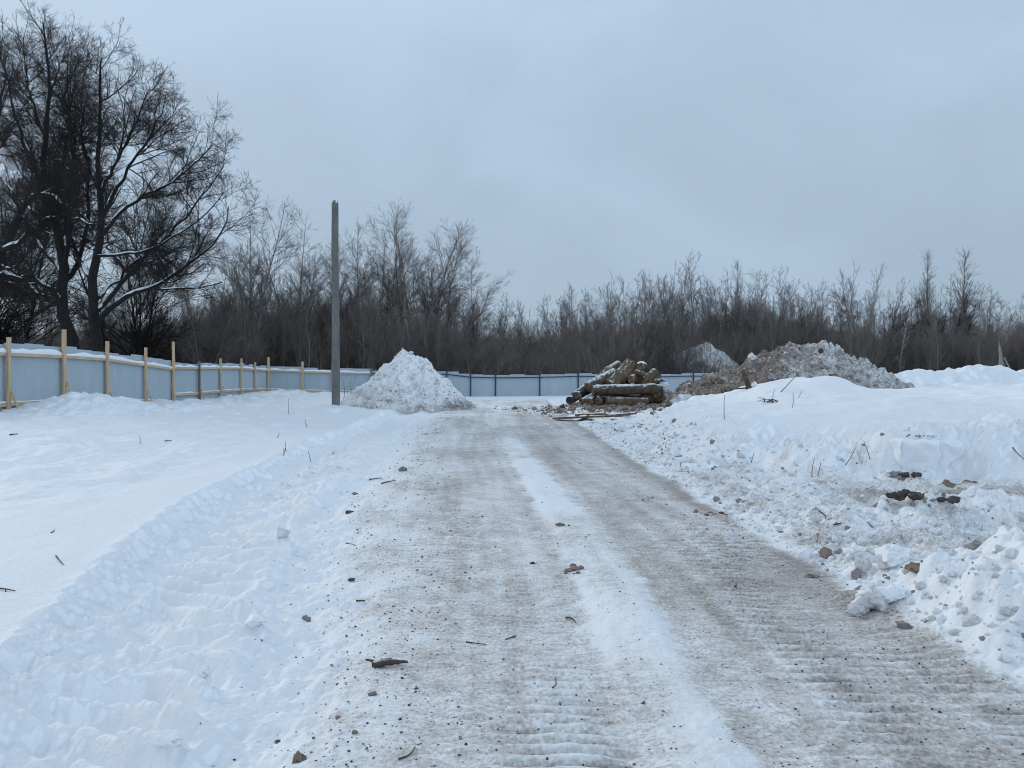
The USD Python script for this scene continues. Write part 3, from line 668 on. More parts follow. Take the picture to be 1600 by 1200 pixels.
# ------------------------------------------------------------------ concrete pole, far utility pole, broken trunk
def poles():
    p = W(525, 625, 30.0)
    g = float(H(p[0], p[1]))
    zt = EYE + (HORIZON - 318) / FPX * 30
    root = thing('concrete_pole', 'tall bare square concrete pole standing in the snow left of the road', 'pole', (p[0], p[1], g), 8.0)
    h = zt - g
    prof = np.array([(-1, -.8), (-.8, -1), (.8, -1), (1, -.8), (1, .8), (.8, 1), (-.8, 1), (-1, .8)])
    rows = []
    zz = np.linspace(-0.6, h, 40)
    for z in zz:
        s = 0.152 - 0.030 * z / h
        rows.append(np.c_[prof[:, 0] * s + 0.012 * n2(z * .6, 1.1) - 0.03 * (z / h), prof[:, 1] * s * 0.85, np.full(8, z)])
    v = np.vstack(rows); n = len(zz); f = []
    for i in range(n - 1):
        for j in range(8):
            a, b = i * 8 + j, i * 8 + (j + 1) % 8
            f += [(a, b, b + 8), (a, b + 8, a + 8)]
    f += [((n - 1) * 8, (n - 1) * 8 + j, (n - 1) * 8 + j + 1) for j in range(1, 7)]
    put('shaft', (v, np.array(f)), 'concrete', root)
    top = trimesh.creation.box([0.10, 0.10, 0.10]); top.apply_translation([-0.06, 0, h + 0.045])
    put('broken_top', top, 'concrete', root)
    for k, (x, z) in enumerate(((0.05, h + 0.05), (-0.04, h + 0.08))):
        w = tubes(np.array([[[x, .03, h - .1], [x + .01, .03, h + .06], [x + .03, .02, z + .05]]]), np.full((1, 3), 0.012), 5)
        put('steel_rod', w, 'dark_metal', root)
    # utility pole with crossarm and a pale strut behind the snow pile
    a = W(632, 560, 64.0)
    gz = float(H(a[0], a[1]))
    zt = EYE + (HORIZON - 462) / FPX * 64
    root = thing('utility_pole', 'dark utility pole with a short crossarm and a pale leaning strut behind the snow pile', 'utility pole', (a[0], a[1], gz))
    put('shaft', tubes(np.array([[[0, 0, -.3], [0.02, 0, 3], [0.0, 0, zt - gz]]]), np.array([[.15, .14, .11]]), 8), 'old_timber', root, smooth=True)
    zc = EYE + (HORIZON - 497) / FPX * 64 - gz
    put('crossarm', slab((-0.1, -.14, zc + .12), (1.35, -.14, zc + 0.14), 0.10, 0.12), 'old_timber', root)
    put('crossarm', slab((-0.75, -.16, zc - .5), (0.75, -.16, zc - 0.42), 0.08, 0.10), 'old_timber', root)
    put('strut', tubes(np.array([[[1.15, -.5, 0], [0.6, -.3, zc * 0.55], [0.12, -.14, zc - .1]]]), np.array([[.11, .10, .09]]), 8), 'pale_wood', root, smooth=True)
    for x in (-0.6, 0.0, 0.6, 1.2):
        put('insulator', trimesh.creation.capsule(height=.12, radius=.05, count=[8, 6]).apply_translation([x, -.14, zc + (.25 if x > .9 else -.32)]), 'pale_wood', root)
    # broken pale trunk with leaning limbs at the far right
    a = W(1563, 590, 66.0); gz = float(H(a[0], a[1]))
    root = thing('dead_tree', 'pale grey broken tree trunk with leaning limbs beyond the right-hand snow bank', 'dead tree', (a[0], a[1], gz))
    put('trunk', tubes(np.array([[[0, 0, -.2], [-.05, 0, 1.5], [.05, 0, 3.0], [-.05, .05, 4.1]]]), np.array([[.22, .19, .15, .07]]), 9), 'pale_wood', root, smooth=True)
    for q in (((.15, -.2, 3.1), (.7, -.5, 1.6), (1.0, -.7, 0)), ((-.1, -.2, 2.6), (-.7, -.4, 1.4), (-1.3, -.6, .1)), ((.1, .1, 2.9), (.45, .1, 2.3), (.6, 0, 1.1)), ((0, -.1, 3.2), (-.25, -.2, 3.9), (-.22, -.2, 4.5))):
        put('limb', tubes(resample(q, 6)[None], np.array([[.075, .07, .06, .05, .045, .04]]), 6), 'pale_wood', root, smooth=True)
poles()

# ------------------------------------------------------------------ heaps
def heap_mesh(hfun, x0, x1, y0, y1, nx, ny, seed):
    """A heap as a height sheet over its footprint that dips below the ground at its rim."""
    xs, ys = np.linspace(x0, x1, nx), np.linspace(y0, y1, ny)
    x, y = np.meshgrid(xs, ys)
    h = hfun(x, y)
    z = np.where(h > 0.02, H(x, y, False) + h, H(x, y, False) - 0.35)
    v = np.stack([x, y, z], -1).reshape(-1, 3)
    i, j = np.meshgrid(np.arange(ny - 1), np.arange(nx - 1), indexing='ij')
    a = (i * nx + j).ravel()
    q = np.stack([a, a + 1, a + nx + 1, a + nx], 1)
    keep = (h.reshape(-1)[q] > 0.0).any(1)
    q = q[keep]
    used, inv = np.unique(q, return_inverse=True)
    q = inv.reshape(-1, 4)
    return v[used], np.vstack([q[:, [0, 1, 2]], q[:, [0, 2, 3]]])

def cone(x, y, cx, cy, rx, ry, h, p=1.0, soft=0.12):
    r = np.sqrt(((x - cx) / rx) ** 2 + ((y - cy) / ry) ** 2 + soft ** 2) - soft * 0.4
    return h * np.clip(1.06 - r ** p, -1, 1.2)

LUMPS = [lump(np.random.default_rng(900 + k), 1, .38, .8) for k in range(6)]
LUMPS_FINE = [lump(np.random.default_rng(950 + k), 3, .38, .8) for k in range(6)]

def heaps():
    rng = np.random.default_rng(7)
    # --- conical snow pile
    cx, cy = -5.05, 38.0
    def hs(x, y):
        a = np.arctan2(y - cy, x - cx)
        k = 1 + 0.10 * np.sin(2 * a + .6) + 0.06 * np.sin(5 * a + 2)
        h = cone((x - cx) * k + cx, (y - cy) * k + cy, cx, cy, 3.0, 2.95, 2.85, 1.05, .2)
        h = np.maximum(h, cone(x, y, cx - 1.1, cy - .9, 1.9, 1.6, 0.9))
        h = np.maximum(h, cone(x, y, cx + 1.2, cy - .5, 1.9, 1.6, 0.85))
        return h + np.where(h > 0, 0.15 * fb(x * 1.3, y * 1.3, 4, 201, .62) + 0.09 * np.maximum(fb(x * 4.0, y * 4.0, 3, 203), 0), 0)
    v, f = heap_mesh(hs, cx - 3.7, cx + 3.7, cy - 3.6, cy + 3.6, 190, 190, 0)
    low = 1 - sst(0.3, 2.1, v[:, 2])
    d = 0.03 + 0.62 * low * (0.6 + 0.8 * n2(v[:, 0] * .8, v[:, 2] * 1.5, 205)) * sst(-1.5, 1.0, cy - v[:, 1])
    b = 0.30 * low * np.maximum(n2(v[:, 0] * .9, v[:, 2] * 2, 207), 0)
    root = thing('snow_pile', 'conical pile of ploughed snow with a dirty foot left of the road end', 'snow pile', (0, 0, 0))
    put('heap', (v, f), 'heap', root, smooth=True, prim={'dirt': np.clip(d, 0, 1), 'brown': b})
    front = v[(v[:, 1] < cy + .3) & (v[:, 2] > 0.25)]
    sel = front[rng.integers(0, len(front), 420)]
    s = np.exp(rng.normal(-3.05, .45, 420))
    dirty = rng.random(420) < np.clip(0.85 - sel[:, 2] / 2.0, .05, .8)
    tell(scatter(f'{root.GetPath()}/snow_clods', LUMPS + LUMPS, ['dirty_snow'] * 6 + ['grey_clod'] * 6, sel, rng.integers(0, 6, 420) + 6 * dirty, s * np.where(dirty, .62, 1), rng), 'loose clods of snow on the pile', kind='stuff')
    # --- big dirt and snow heap
    def hd(x, y):
        h = cone(x, y, 15.7, 42.5, 5.2, 3.8, 3.25, 1.2, .22)
        h = np.maximum(h, cone(x, y, 13.3, 42.0, 5.2, 3.6, 2.2, 1.05, .22))
        h = np.maximum(h, cone(x, y, 11.2, 41.0, 3.4, 3.0, 1.35, 1.1, .2))
        h = np.maximum(h, cone(x, y, 18.5, 42.5, 3.0, 3.2, 1.25, 1.1, .2))
        return h + np.where(h > 0, 0.24 * fb(x * .9, y * .9, 5, 221, .62) + 0.16 * np.maximum(fb(x * 2.4, y * 2.4, 3, 223, .65), 0) - 0.06 * np.maximum(fb(x * 4, y * 4, 2, 224), 0), 0)
    v, f = heap_mesh(hd, 7.2, 24.4, 37.6, 47.0, 360, 170, 0)
    e = v[:, 2]
    br = 0.52 * sst(16.0, 11.5, v[:, 0] + 0.8 * n2(e * 1.2, v[:, 0] * .6, 225)) * (0.75 + 0.5 * n2(v[:, 0] * .7, e * .9, 227)) * (1 - 0.5 * sst(2.6, 3.5, e))
    br = 0.66 * (1 - sst(12.5, 18.0, v[:, 0] + 0.9 * n2(e * 1.2, v[:, 0] * .6, 225))) * (0.8 + 0.5 * n2(v[:, 0] * .7, e * .9, 227)) + 0.10
    d = 0.58 + 0.20 * n2(v[:, 0] * .6, e * .8, 229) - 0.06 * sst(2.6, 3.6, e)
    root = thing('dirt_heap', 'large heap of brown soil and dug snow behind the right-hand snow bank', 'dirt heap', (0, 0, 0))
    put('heap', (v, f), 'heap', root, smooth=True, prim={'dirt': np.clip(d, 0, 1), 'brown': np.clip(br, 0, 1)})
    front = v[(v[:, 1] < 43.2)]
    n = 2300
    sel = front[rng.integers(0, len(front), n)]
    s = np.exp(rng.normal(-3.05, .50, n)).clip(.02, .2); sel = sel - np.c_[np.zeros((n, 2)), .35 * s]
    brown = rng.random(n) < np.clip(1.25 - (sel[:, 0] - 9) / 7.0, .12, .9)
    tell(scatter(f'{root.GetPath()}/clods', LUMPS + LUMPS + LUMPS, ['dirty_snow'] * 6 + ['soil_clod'] * 6 + ['grey_clod'] * 6, sel,
                 rng.integers(0, 6, n) + np.where(brown, np.where(rng.random(n) < .6, 6, 12), np.where(rng.random(n) < .55, 0, 12)), s, rng), 'loose clods of soil and snow on the heap', kind='stuff')
    for u, vv, r, m in ((1172, 554, .30, 'dirty_snow'), (1188, 570, .34, 'grey_clod'), (1120, 597, .36, 'soil_clod'), (1205, 592, .30, 'grey_clod'), (1255, 545, .22, 'grey_clod'), (1220, 544, .2, 'soil_clod'), (1303, 590, .26, 'soil_clod'),
                        (1136, 612, .26, 'soil_clod'), (1100, 603, .22, 'soil_clod'), (1165, 583, .22, 'soil_clod'), (1409, 606, .28, 'grey_clod'), (1282, 549, .16, 'black_soil'), (1288, 575, .2, 'grey_clod')):
        best = np.argmin(np.hypot((v[:, 0] / v[:, 1] * FPX + 800 - u), HORIZON - (v[:, 2] - EYE) / v[:, 1] * FPX - vv) + 0.4 * np.maximum(v[:, 1] - 42.5, 0) * 10)
        c = lump(rng, 3, .4, .8); c.apply_scale(r); c.apply_translation(v[best])
        put('clod', c, m, root, smooth=True)
    # --- pale snow boulder at its toe
    p = W(1070, 622, 37.0); p[2] = H(p[0], p[1]) + .22
    c = lump(rng, 4, .30, .85); c.apply_scale([.60, .55, .52]); c.apply_translation(p)
    put('snow_boulder', c, 'dirty_snow', None, smooth=True, label='grey boulder of packed snow between the log pile and the dirt heap', category='snow boulder')
    # --- snow-covered heaps among the trees, behind the far fence
    def hw(x, y):
        h = cone(x, y, 18.6, 74, 4.9, 3.4, 4.9, 1.2, .3)
        h = np.maximum(h, cone(x, y, 15.6, 74, 2.6, 2.4, 3.6, 1.2, .3))
        return h + np.where(h > 0, 0.45 * fb(x * .6, y * .6, 4, 241, .6), 0)
    v, f = heap_mesh(hw, 12.5, 23.5, 69.5, 78.5, 80, 60, 0)
    n_ = len(v)
    put('snowy_mound', (v, f), 'heap', None, smooth=True, label='snow-covered mound half hidden by the bare trees behind the far fence', category='mound', prim={'dirt': np.full(n_, .36), 'brown': np.clip(.35 + .2 * n2(v[:, 0], v[:, 2] * 2, 5), 0, 1) * (1 - sst(2.5, 4.2, v[:, 2]))})
    def hw2(x, y):
        return cone(x, y, 7.3, 78, 3.2, 2.6, 1.9, 1.8, .3) + 0.12 * fb(x * .8, y * .8, 2, 243)
    v, f = heap_mesh(hw2, 3, 12, 74, 82, 50, 40, 0)
    put('snowy_mound', (v, f), 'heap', None, smooth=True, label='low snowy mound just above the far fence left of the log pile', category='mound', prim={'dirt': np.full(len(v), .2), 'brown': np.full(len(v), .3)})
heaps()

# ------------------------------------------------------------------ log pile
def log(label, a, b, r0, r1, bark='log_bark_snowy', bow=0.0, knots=2, seed=0, snow=None, rough=.11, group=None, hollow=False):
    rng = np.random.default_rng(seed)
    a, b = np.asarray(a, float), np.asarray(b, float)
    L = np.linalg.norm(b - a); t = (b - a) / L
    s = np.cross(t, (0, 0, 1)); s /= np.linalg.norm(s); u = np.cross(s, t)
    n, k = max(10, int(L / .11)), 22
    tt = np.linspace(0, 1, n); an = np.arange(k) / k * 2 * np.pi
    T, A = np.meshgrid(tt, an, indexing='ij')
    o = rng.uniform(0, 90)
    rr = r0 + (r1 - r0) * T
    rr = rr * (1 + rough * fb(T * L * 1.1 + o, np.cos(A) * 1.2 + np.sin(A) * .7, 3, 3) + .05 * np.sin(2 * A + o) + .5 * rough * n2(np.cos(A) * 4 + o, np.sin(A) * 4 + T * L * 1.5, 7))
    rr *= 1 + .045 * n2(np.cos(A) * 7 + o, np.sin(A) * 7 + T * L * .35, 8)
    for _ in range(knots):
        t0, a0 = rng.uniform(.15, .9), rng.uniform(0, 6.28)
        rr += .28 * r0 * np.exp(-(((T - t0) * L / (.8 * r0)) ** 2 + (((A - a0 + np.pi) % (2 * np.pi) - np.pi) / .45) ** 2))
    c = tt[:, None] * (b - a) + bow * np.sin(np.pi * tt)[:, None] * u + .3 * bow * np.sin(2.3 * np.pi * tt + o)[:, None] * s
    c -= c[0] * 0
    v = (c[:, None] + rr[..., None] * (np.cos(A)[..., None] * s + np.sin(A)[..., None] * u)).reshape(-1, 3)
    f = []
    for i in range(n - 1):
        for j in range(k):
            p, q = i * k + j, i * k + (j + 1) % k
            f += [(p, q, q + k), (p, q + k, p + k)]
    root = thing('log', label, 'log', a, group=group)
    put('bark', (v, np.array(f)), bark, root, smooth=True)
    for e, row, sg in ((0, 0, -1), (1, n - 1, 1)):
        ring = v[row * k:(row + 1) * k]
        cen = ring.mean(0)
        inner = cen + (ring - cen) * .55 + t * sg * (.03 + .03 * rng.random((k, 1)))
        dip = cen + (t * sg * (.02) if not hollow else -t * sg * .18)
        if hollow:
            inner = cen + (ring - cen) * .6 - t * sg * .1
        vv = np.vstack([ring, inner, dip[None]])
        ff = []
        for j in range(k):
            j2 = (j + 1) % k
            ff += [(j, j2, k + j2), (j, k + j2, k + j), (k + j, k + j2, 2 * k)]
        ff = np.array(ff)
        if e == 0:
            ff = ff[:, ::-1]
        put('cut_end', (vv, ff), 'black_soil' if hollow else 'cut_wood', root)
    if snow:
        m = 18
        for (s0, s1, wd, hg) in snow:
            p = np.array([a + (b - a) * q + bow * math.sin(math.pi * q) * u + (0, 0, (r0 + (r1 - r0) * q) * .86) for q in (s0, s1)])
            vv, ff = snow_strip(p[0] - a, p[1] - a, wd, hg, rng, m)
            put('snow_cap', (vv, ff), 'snow', root, smooth=True)
    return root

def z3(x, y, d):   # coordinates read off an enlarged view of the pile
    return W(860 + x / 8.0, 540 + y / 8.0, d)

def log_pile():
    log('long thick snow-topped log lying across the front of the log pile', z3(530, 565, 37.6), z3(1390, 545, 37.8), .27, .25, 'log_bark_snowy', .03, 3, 1, [(.03, .35, .26, .06), (.38, .62, .24, .06), (.70, .86, .22, .05)])
    log('short brown log at the bottom front of the log pile', z3(700, 705, 37.2), z3(1210, 702, 37.6), .215, .19, 'log_bark_brown', -.01, 1, 2, [(.12, .4, .10, .02)])
    log('thin snowy log wedged between the two front logs', z3(930, 640, 38.0), z3(1330, 655, 38.1), .13, .12, 'log_bark_snowy', 0, 1, 3, [(.05, .5, .16, .05)])
    log('thick mottled log tilted up to the top of the log pile', z3(760, 520, 38.2), z3(1020, 250, 39.2), .37, .42, 'log_bark_tan', .02, 2, 4, None, .09)
    log('grey snow-dusted log leaning left of the thick mottled one', z3(470, 520, 38.0), z3(810, 350, 39.0), .25, .27, 'log_bark_snowy', .04, 2, 5, [(.55, .8, .14, .03)])
    log('upper left log whose end shows at the top of the pile', z3(640, 400, 38.9), z3(860, 245, 39.7), .22, .26, 'log_bark_tan', .03, 1, 6)
    log('dark log with a thick cap of snow at the top right of the pile', z3(1130, 270, 38.6), z3(1190, 300, 40.2), .22, .2, 'log_bark_dark', 0, 0, 7, [(.02, .5, .42, .13)])
    log('short crooked log sticking out at the upper right of the pile', z3(1180, 430, 38.1), z3(1320, 335, 38.5), .16, .20, 'log_bark_tan', .03, 1, 8)
    log('small log lying across under the snow-capped dark one', z3(1050, 325, 38.6), z3(1210, 380, 38.5), .14, .13, 'log_bark_brown', 0, 0, 9)
    log('knotty log end poking out above the long front log', z3(1010, 425, 37.9), z3(1080, 380, 39.2), .19, .2, 'log_bark_tan', 0, 1, 10)
    log('slim snow-topped log running down to the left foot of the pile', z3(290, 625, 38.0), z3(600, 440, 38.9), .16, .17, 'log_bark_grey', .03, 1, 11, [(.1, .4, .12, .04)])
    log('hollow dark log end at the far left foot of the pile', z3(240, 690, 37.4), z3(330, 640, 39.0), .19, .18, 'log_bark_dark', 0, 0, 12, None, .07, None, True)
    log('dark log end stacked second from the left of the pile', z3(330, 630, 37.8), z3(420, 560, 39.3), .22, .2, 'log_bark_dark', 0, 1, 13)
    log('small dark snow-flecked log low at the left of the pile', z3(390, 700, 37.3), z3(520, 650, 38.6), .15, .15, 'log_bark_grey', 0, 1, 14)
    log('round dark log end below the left end of the long front log', z3(480, 715, 37.0), z3(540, 660, 38.4), .22, .2, 'log_bark_dark', 0, 1, 15)
    log('brown stub standing between the dark log end and the bottom front log', z3(595, 700, 37.3), z3(650, 660, 38.8), .20, .2, 'log_bark_brown', 0, 1, 16)
    log('grey log behind the long front log', z3(560, 480, 38.7), z3(1420, 470, 38.9), .24, .22, 'log_bark_grey', 0, 2, 17, [(.8, .97, .2, .05)])
    log('buried log deep in the middle of the pile', z3(620, 640, 38.6), z3(1400, 640, 38.9), .27, .25, 'log_bark_brown', 0, 2, 18)
    log('short log butt at the right end of the pile', z3(1330, 600, 37.7), z3(1430, 560, 39.1), .2, .2, 'log_bark_brown', 0, 1, 19)
    log('split log lying right of the small crooked one', z3(1290, 445, 38.2), z3(1395, 440, 38.5), .12, .12, 'log_bark_grey', 0, 0, 20)
    log('steep log behind the top of the pile', z3(900, 520, 39.6), z3(1110, 300, 40.2), .26, .24, 'log_bark_grey', 0, 1, 21)
    log('brown log lying low at the right foot of the pile', z3(1150, 665, 37.9), z3(1420, 630, 38.6), .23, .21, 'log_bark_brown', .0, 2, 26)
    log('dark log filling the foot of the pile behind the short bottom one', z3(660, 690, 38.2), z3(1380, 680, 38.5), .24, .22, 'log_bark_dark', .0, 2, 27)
    log('dark log tucked under the thick mottled one', z3(700, 480, 38.3), z3(980, 380, 39.4), .22, .2, 'log_bark_dark', .03, 2, 22)
    log('brown log crossing behind the small crooked one', z3(1000, 470, 38.7), z3(1360, 410, 39.0), .2, .18, 'log_bark_brown', .03, 1, 23)
    log('dark log sloping down behind the slim snow-topped one', z3(380, 600, 38.9), z3(760, 400, 39.6), .22, .22, 'log_bark_dark', .03, 1, 24)
    log('brown log filling the right side below the crooked one', z3(1150, 470, 38.2), z3(1410, 500, 38.7), .2, .19, 'log_bark_brown', .0, 2, 25)
    rng = np.random.default_rng(77)
    for (x, y, d, r, m, lb) in ((1420, 520, 38.2, .30, 'dirty_snow', 'grey snow lump against the right end of the log pile'), (1440, 585, 37.6, .24, 'grey_clod', 'dark earth lump under the right end of the log pile'),
                                (150, 765, 36.0, .13, 'black_soil', 'small dark lump on the road left of the log pile'), (1490, 745, 36.0, .16, 'soil_clod', 'brown clod in the rubble right of the log pile')):
        p = z3(x, y, d); c = lump(rng, 3, .35, .8); c.apply_scale(r); p[2] = max(p[2], H(p[0], p[1]) + .3 * r); c.apply_translation(p)
        put('clod', c, m, None, smooth=True, label=lb, category='clod')
    # split brown boards lying in front
    for lb, u0, u1, v_, w, sd in (('long split brown board lying flat in front of the log pile', 868, 962, 656.5, .5, 1), ('brown bark slab on the ground just in front of the log pile', 900, 945, 651.5, .4, 2), ('short brown board end in the soil right of the long board', 950, 990, 652, .35, 3)):
        p, q = at(u0, v_), at(u1, v_ - 1.5)
        v, f = slab(p + (0, 0, .07), q + (0, 0, .10), w, .07)
        v = v + np.c_[0.02 * n2(v[:, 0] * 9, v[:, 1] * 9, sd), 0 * v[:, 0], .03 * n2(v[:, 0] * 3, v[:, 1] * 5, sd)]
        put('board', (v, f), 'log_bark_brown', None, label=lb, category='board')
    n = 1500
    x, y = rng.normal(4.6, 1.7, n), rng.normal(34.6, 1.9, n)
    ok = (bank_depth(x, y) < .1) & (y > 29) & (y < 40); x, y = x[ok], y[ok]
    s = np.exp(rng.normal(-3.1, .5, len(x))).clip(.02, .16)
    tell(scatter('/World/rubble', LUMPS * 3, ['soil_clod'] * 6 + ['soil_clod'] * 6 + ['grey_clod'] * 6, np.c_[x, y, H(x, y) + .1 * s], rng.integers(0, 18, len(x)), s, rng),
         'crumbled brown soil and snow rubble in front of the log pile', 'rubble', kind='stuff')
log_pile()

# ------------------------------------------------------------------ trees
def sprout(P, R, rng, count, t0, t1, ang, ratio, n, wander, up, rr, rmin, power=0.5, absolute=None, jit=.35, taper=.55):
    """Side branches of the N polylines P: the next level's polylines and radii."""
    N, m, _ = P.shape
    seg = np.linalg.norm(np.diff(P, axis=1), axis=2)
    Lp = seg.sum(1)
    cnt = rng.poisson(count * (Lp / Lp.mean()) ** power) if N > 1 else np.array([int(round(count))])
    idx = np.repeat(np.arange(N), cnt)
    if not len(idx):
        return np.zeros((0, n, 3)), np.zeros((0, n))
    t = rng.uniform(t0, t1, len(idx))
    ft = t * (m - 1); i = np.minimum(ft.astype(int), m - 2); fr = (ft - i)[:, None]
    pos = P[idx, i] * (1 - fr) + P[idx, i + 1] * fr
    rad = R[idx, i] * (1 - fr[:, 0]) + R[idx, i + 1] * fr[:, 0]
    pd = P[idx, i + 1] - P[idx, i]; pd /= np.linalg.norm(pd, axis=1, keepdims=True) + 1e-9
    g = rng.normal(size=pd.shape); g -= (g * pd).sum(1, keepdims=True) * pd; g /= np.linalg.norm(g, axis=1, keepdims=True)
    a = np.radians(rng.uniform(*ang, len(idx)))[:, None]
    d = np.cos(a) * pd + np.sin(a) * g
    L = (Lp[idx] if absolute is None else absolute) * ratio * (1 - taper * t) * rng.uniform(1 - jit, 1 + jit, len(idx))
    r0 = np.maximum(np.minimum(rad * rr, L * .012 + rmin), rmin)
    out = np.empty((len(idx), n, 3)); out[:, 0] = pos
    for k in range(1, n):
        d = d + rng.normal(0, wander, d.shape) + np.array([0, 0, up])
        d /= np.linalg.norm(d, axis=1, keepdims=True)
        out[:, k] = out[:, k - 1] + d * (L / (n - 1))[:, None]
    radii = r0[:, None] * np.linspace(1, .45, n)[None]
    return out, np.maximum(radii, rmin * .7)

def snow_on(P, R, rng, least=.035):
    """Snow lying along the upper side of thick, flat-lying limbs."""
    parts = []
    for p, r in zip(P, R):
        p, r = resample(p, 24), np.interp(np.linspace(0, 1, 24), np.linspace(0, 1, len(r)), r)
        d = np.gradient(p, axis=0); d /= np.linalg.norm(d, axis=1, keepdims=True)
        ok = (np.abs(d[:, 2]) < .80) & (r > least) & (n2(np.arange(24) * .35 + rng.uniform(0, 99), np.zeros(24)) > -.25)
        i = 0
        while i < 24:
            if not ok[i]:
                i += 1; continue
            j = i
            while j + 1 < 24 and ok[j + 1]:
                j += 1
            if j - i >= 2:
                w = r[i:j + 1] * 1.02 * np.sin(np.linspace(.35, np.pi - .35, j - i + 1)) ** .5
                q = p[i:j + 1] + np.c_[np.zeros((j - i + 1, 2)), r[i:j + 1] * .55]
                parts.append(tubes(resample(q, j - i + 1)[None], w[None], 6))
            i = j + 1
    return parts

def old_tree(name, label, d, stems, rng, dens=1.0, mats=('oak_bark', 'oak_twig'), lens=1.0, snow=True):
    """A tree whose trunk and main limbs follow given lines: stems = [(points (u, v, depth offset), r0, r1)]."""
    base = W(*stems[0][0][0][:2], d); base[2] = H(base[0], base[1])
    P, R = [], []
    for pts, r0, r1 in stems:
        q = np.array([W(u, v, d + o) for u, v, o in pts]); q = resample(q, 16)
        q[1:] += rng.normal(0, .05, (15, 3))
        P.append(q - base); R.append(np.linspace(r0, r1, 16) ** 1.0)
    P[0][0, 2] = -.4
    P, R = np.array(P), np.array(R)
    R[0] *= np.r_[1.35, 1.1, np.ones(14)]
    root = thing(name, label, 'tree', base)
    put('trunk', tubes(P[:1], R[:1], 12), mats[0], root, smooth=True)
    if len(P) > 1:
        put('limbs', tubes(P[1:], R[1:], 9), mats[0], root, smooth=True)
    P1, R1 = sprout(P, R, rng, 19 * dens, .33, .99, (28, 68), 1, 8, .12, .05, .55, .014, absolute=4.3 * lens, taper=.52)
    P2, R2 = sprout(P1, R1, rng, 12 * dens, .08, .98, (30, 72), .5, 6, .16, .03, .6, .009, power=1)
    P2b, R2b = sprout(P, R, rng, 6 * dens, .4, 1, (30, 75), 1, 5, .18, .08, .4, .009, absolute=1.7 * lens, taper=.3)
    P2, R2 = np.concatenate([resample_all(P2, 5), P2b]), np.concatenate([R2[:, :5], R2b])
    P3, R3 = sprout(P2, R2, rng, 10 * dens, .08, 1, (28, 70), .58, 3, .20, .03, .6, .0052, power=1)
    P4, R4 = sprout(P3, R3, rng, 3.2 * dens, .15, 1, (20, 55), .75, 2, .2, .05, .7, .0048, power=1)
    put('branches', join([tubes(P1, R1, 5), tubes(P2, R2, 4)]), mats[1], root, smooth=True)
    put('twigs', join([tubes(P3, R3, 3), tubes(P4, R4, 3)]), mats[1], root)
    if snow:
        for s in snow_on(np.concatenate([P, resample_all(P1[R1[:, 0] > .045], 16)]), np.concatenate([R, np.repeat(R1[R1[:, 0] > .045][:, :1], 16, 1) * np.linspace(1, .5, 16)]), rng):
            put('snow', s, 'snow', root, smooth=True)
    return root

def resample_all(P, n):
    m = P.shape[1]
    t = np.linspace(0, m - 1, n); i = np.minimum(t.astype(int), m - 2); f = (t - i)[None, :, None]
    return P[:, i] * (1 - f) + P[:, i + 1] * f

def young_tree(rng, h=12.0, stems=1, spread=.1, r=.09, n1=34, l1=2.6, ang=(22, 48), n2_=7, n3=5, up=.05, twig=.0085, droop=0.0, lowest=.25, taper=.6):
    """trunk and crown meshes of a slender bare tree of height h standing at the origin."""
    P = np.empty((stems, 14, 3))
    for s in range(stems):
        d = np.array([rng.normal(0, spread), rng.normal(0, spread), 1.0])
        p = np.array([rng.normal(0, .22 if stems > 1 else 0), rng.normal(0, .22 if stems > 1 else 0), -.4])
        L = (h + .4) * (1 if s == 0 else rng.uniform(.72, .98))
        for k in range(14):
            P[s, k] = p
            d = d + np.r_[rng.normal(0, .05, 2), .05]; d /= np.linalg.norm(d)
            p = p + d * L / 13
    R = r * np.linspace(1, .10, 14)[None] * rng.uniform(.75, 1.1, (stems, 1))
    P1, R1 = sprout(P, R, rng, n1, lowest, .97, ang, 1, 7, .07, up, .5, .009, absolute=l1, taper=taper)
    P2, R2 = sprout(P1, R1, rng, n2_, .12, 1, (20, 50), .48, 4, .11, up * .7 - droop, .6, twig * .8, power=1)
    P2b, R2b = sprout(P, R, rng, n1 * 1.2, lowest, 1, (15, 45), .35, 4, .10, up, .3, twig * .8, absolute=l1, taper=taper)
    P2, R2 = np.concatenate([P2, P2b]), np.concatenate([R2, R2b])
    P3, R3 = sprout(P2, R2, rng, n3, .12, 1, (18, 50), .6, 3, .14, up * .7 - droop * 1.6, .7, twig * .62, power=1)
    return tubes(P, R, 6), join([tubes(P1, R1, 3), tubes(P2, R2, 3), tubes(P3, R3, 3)])

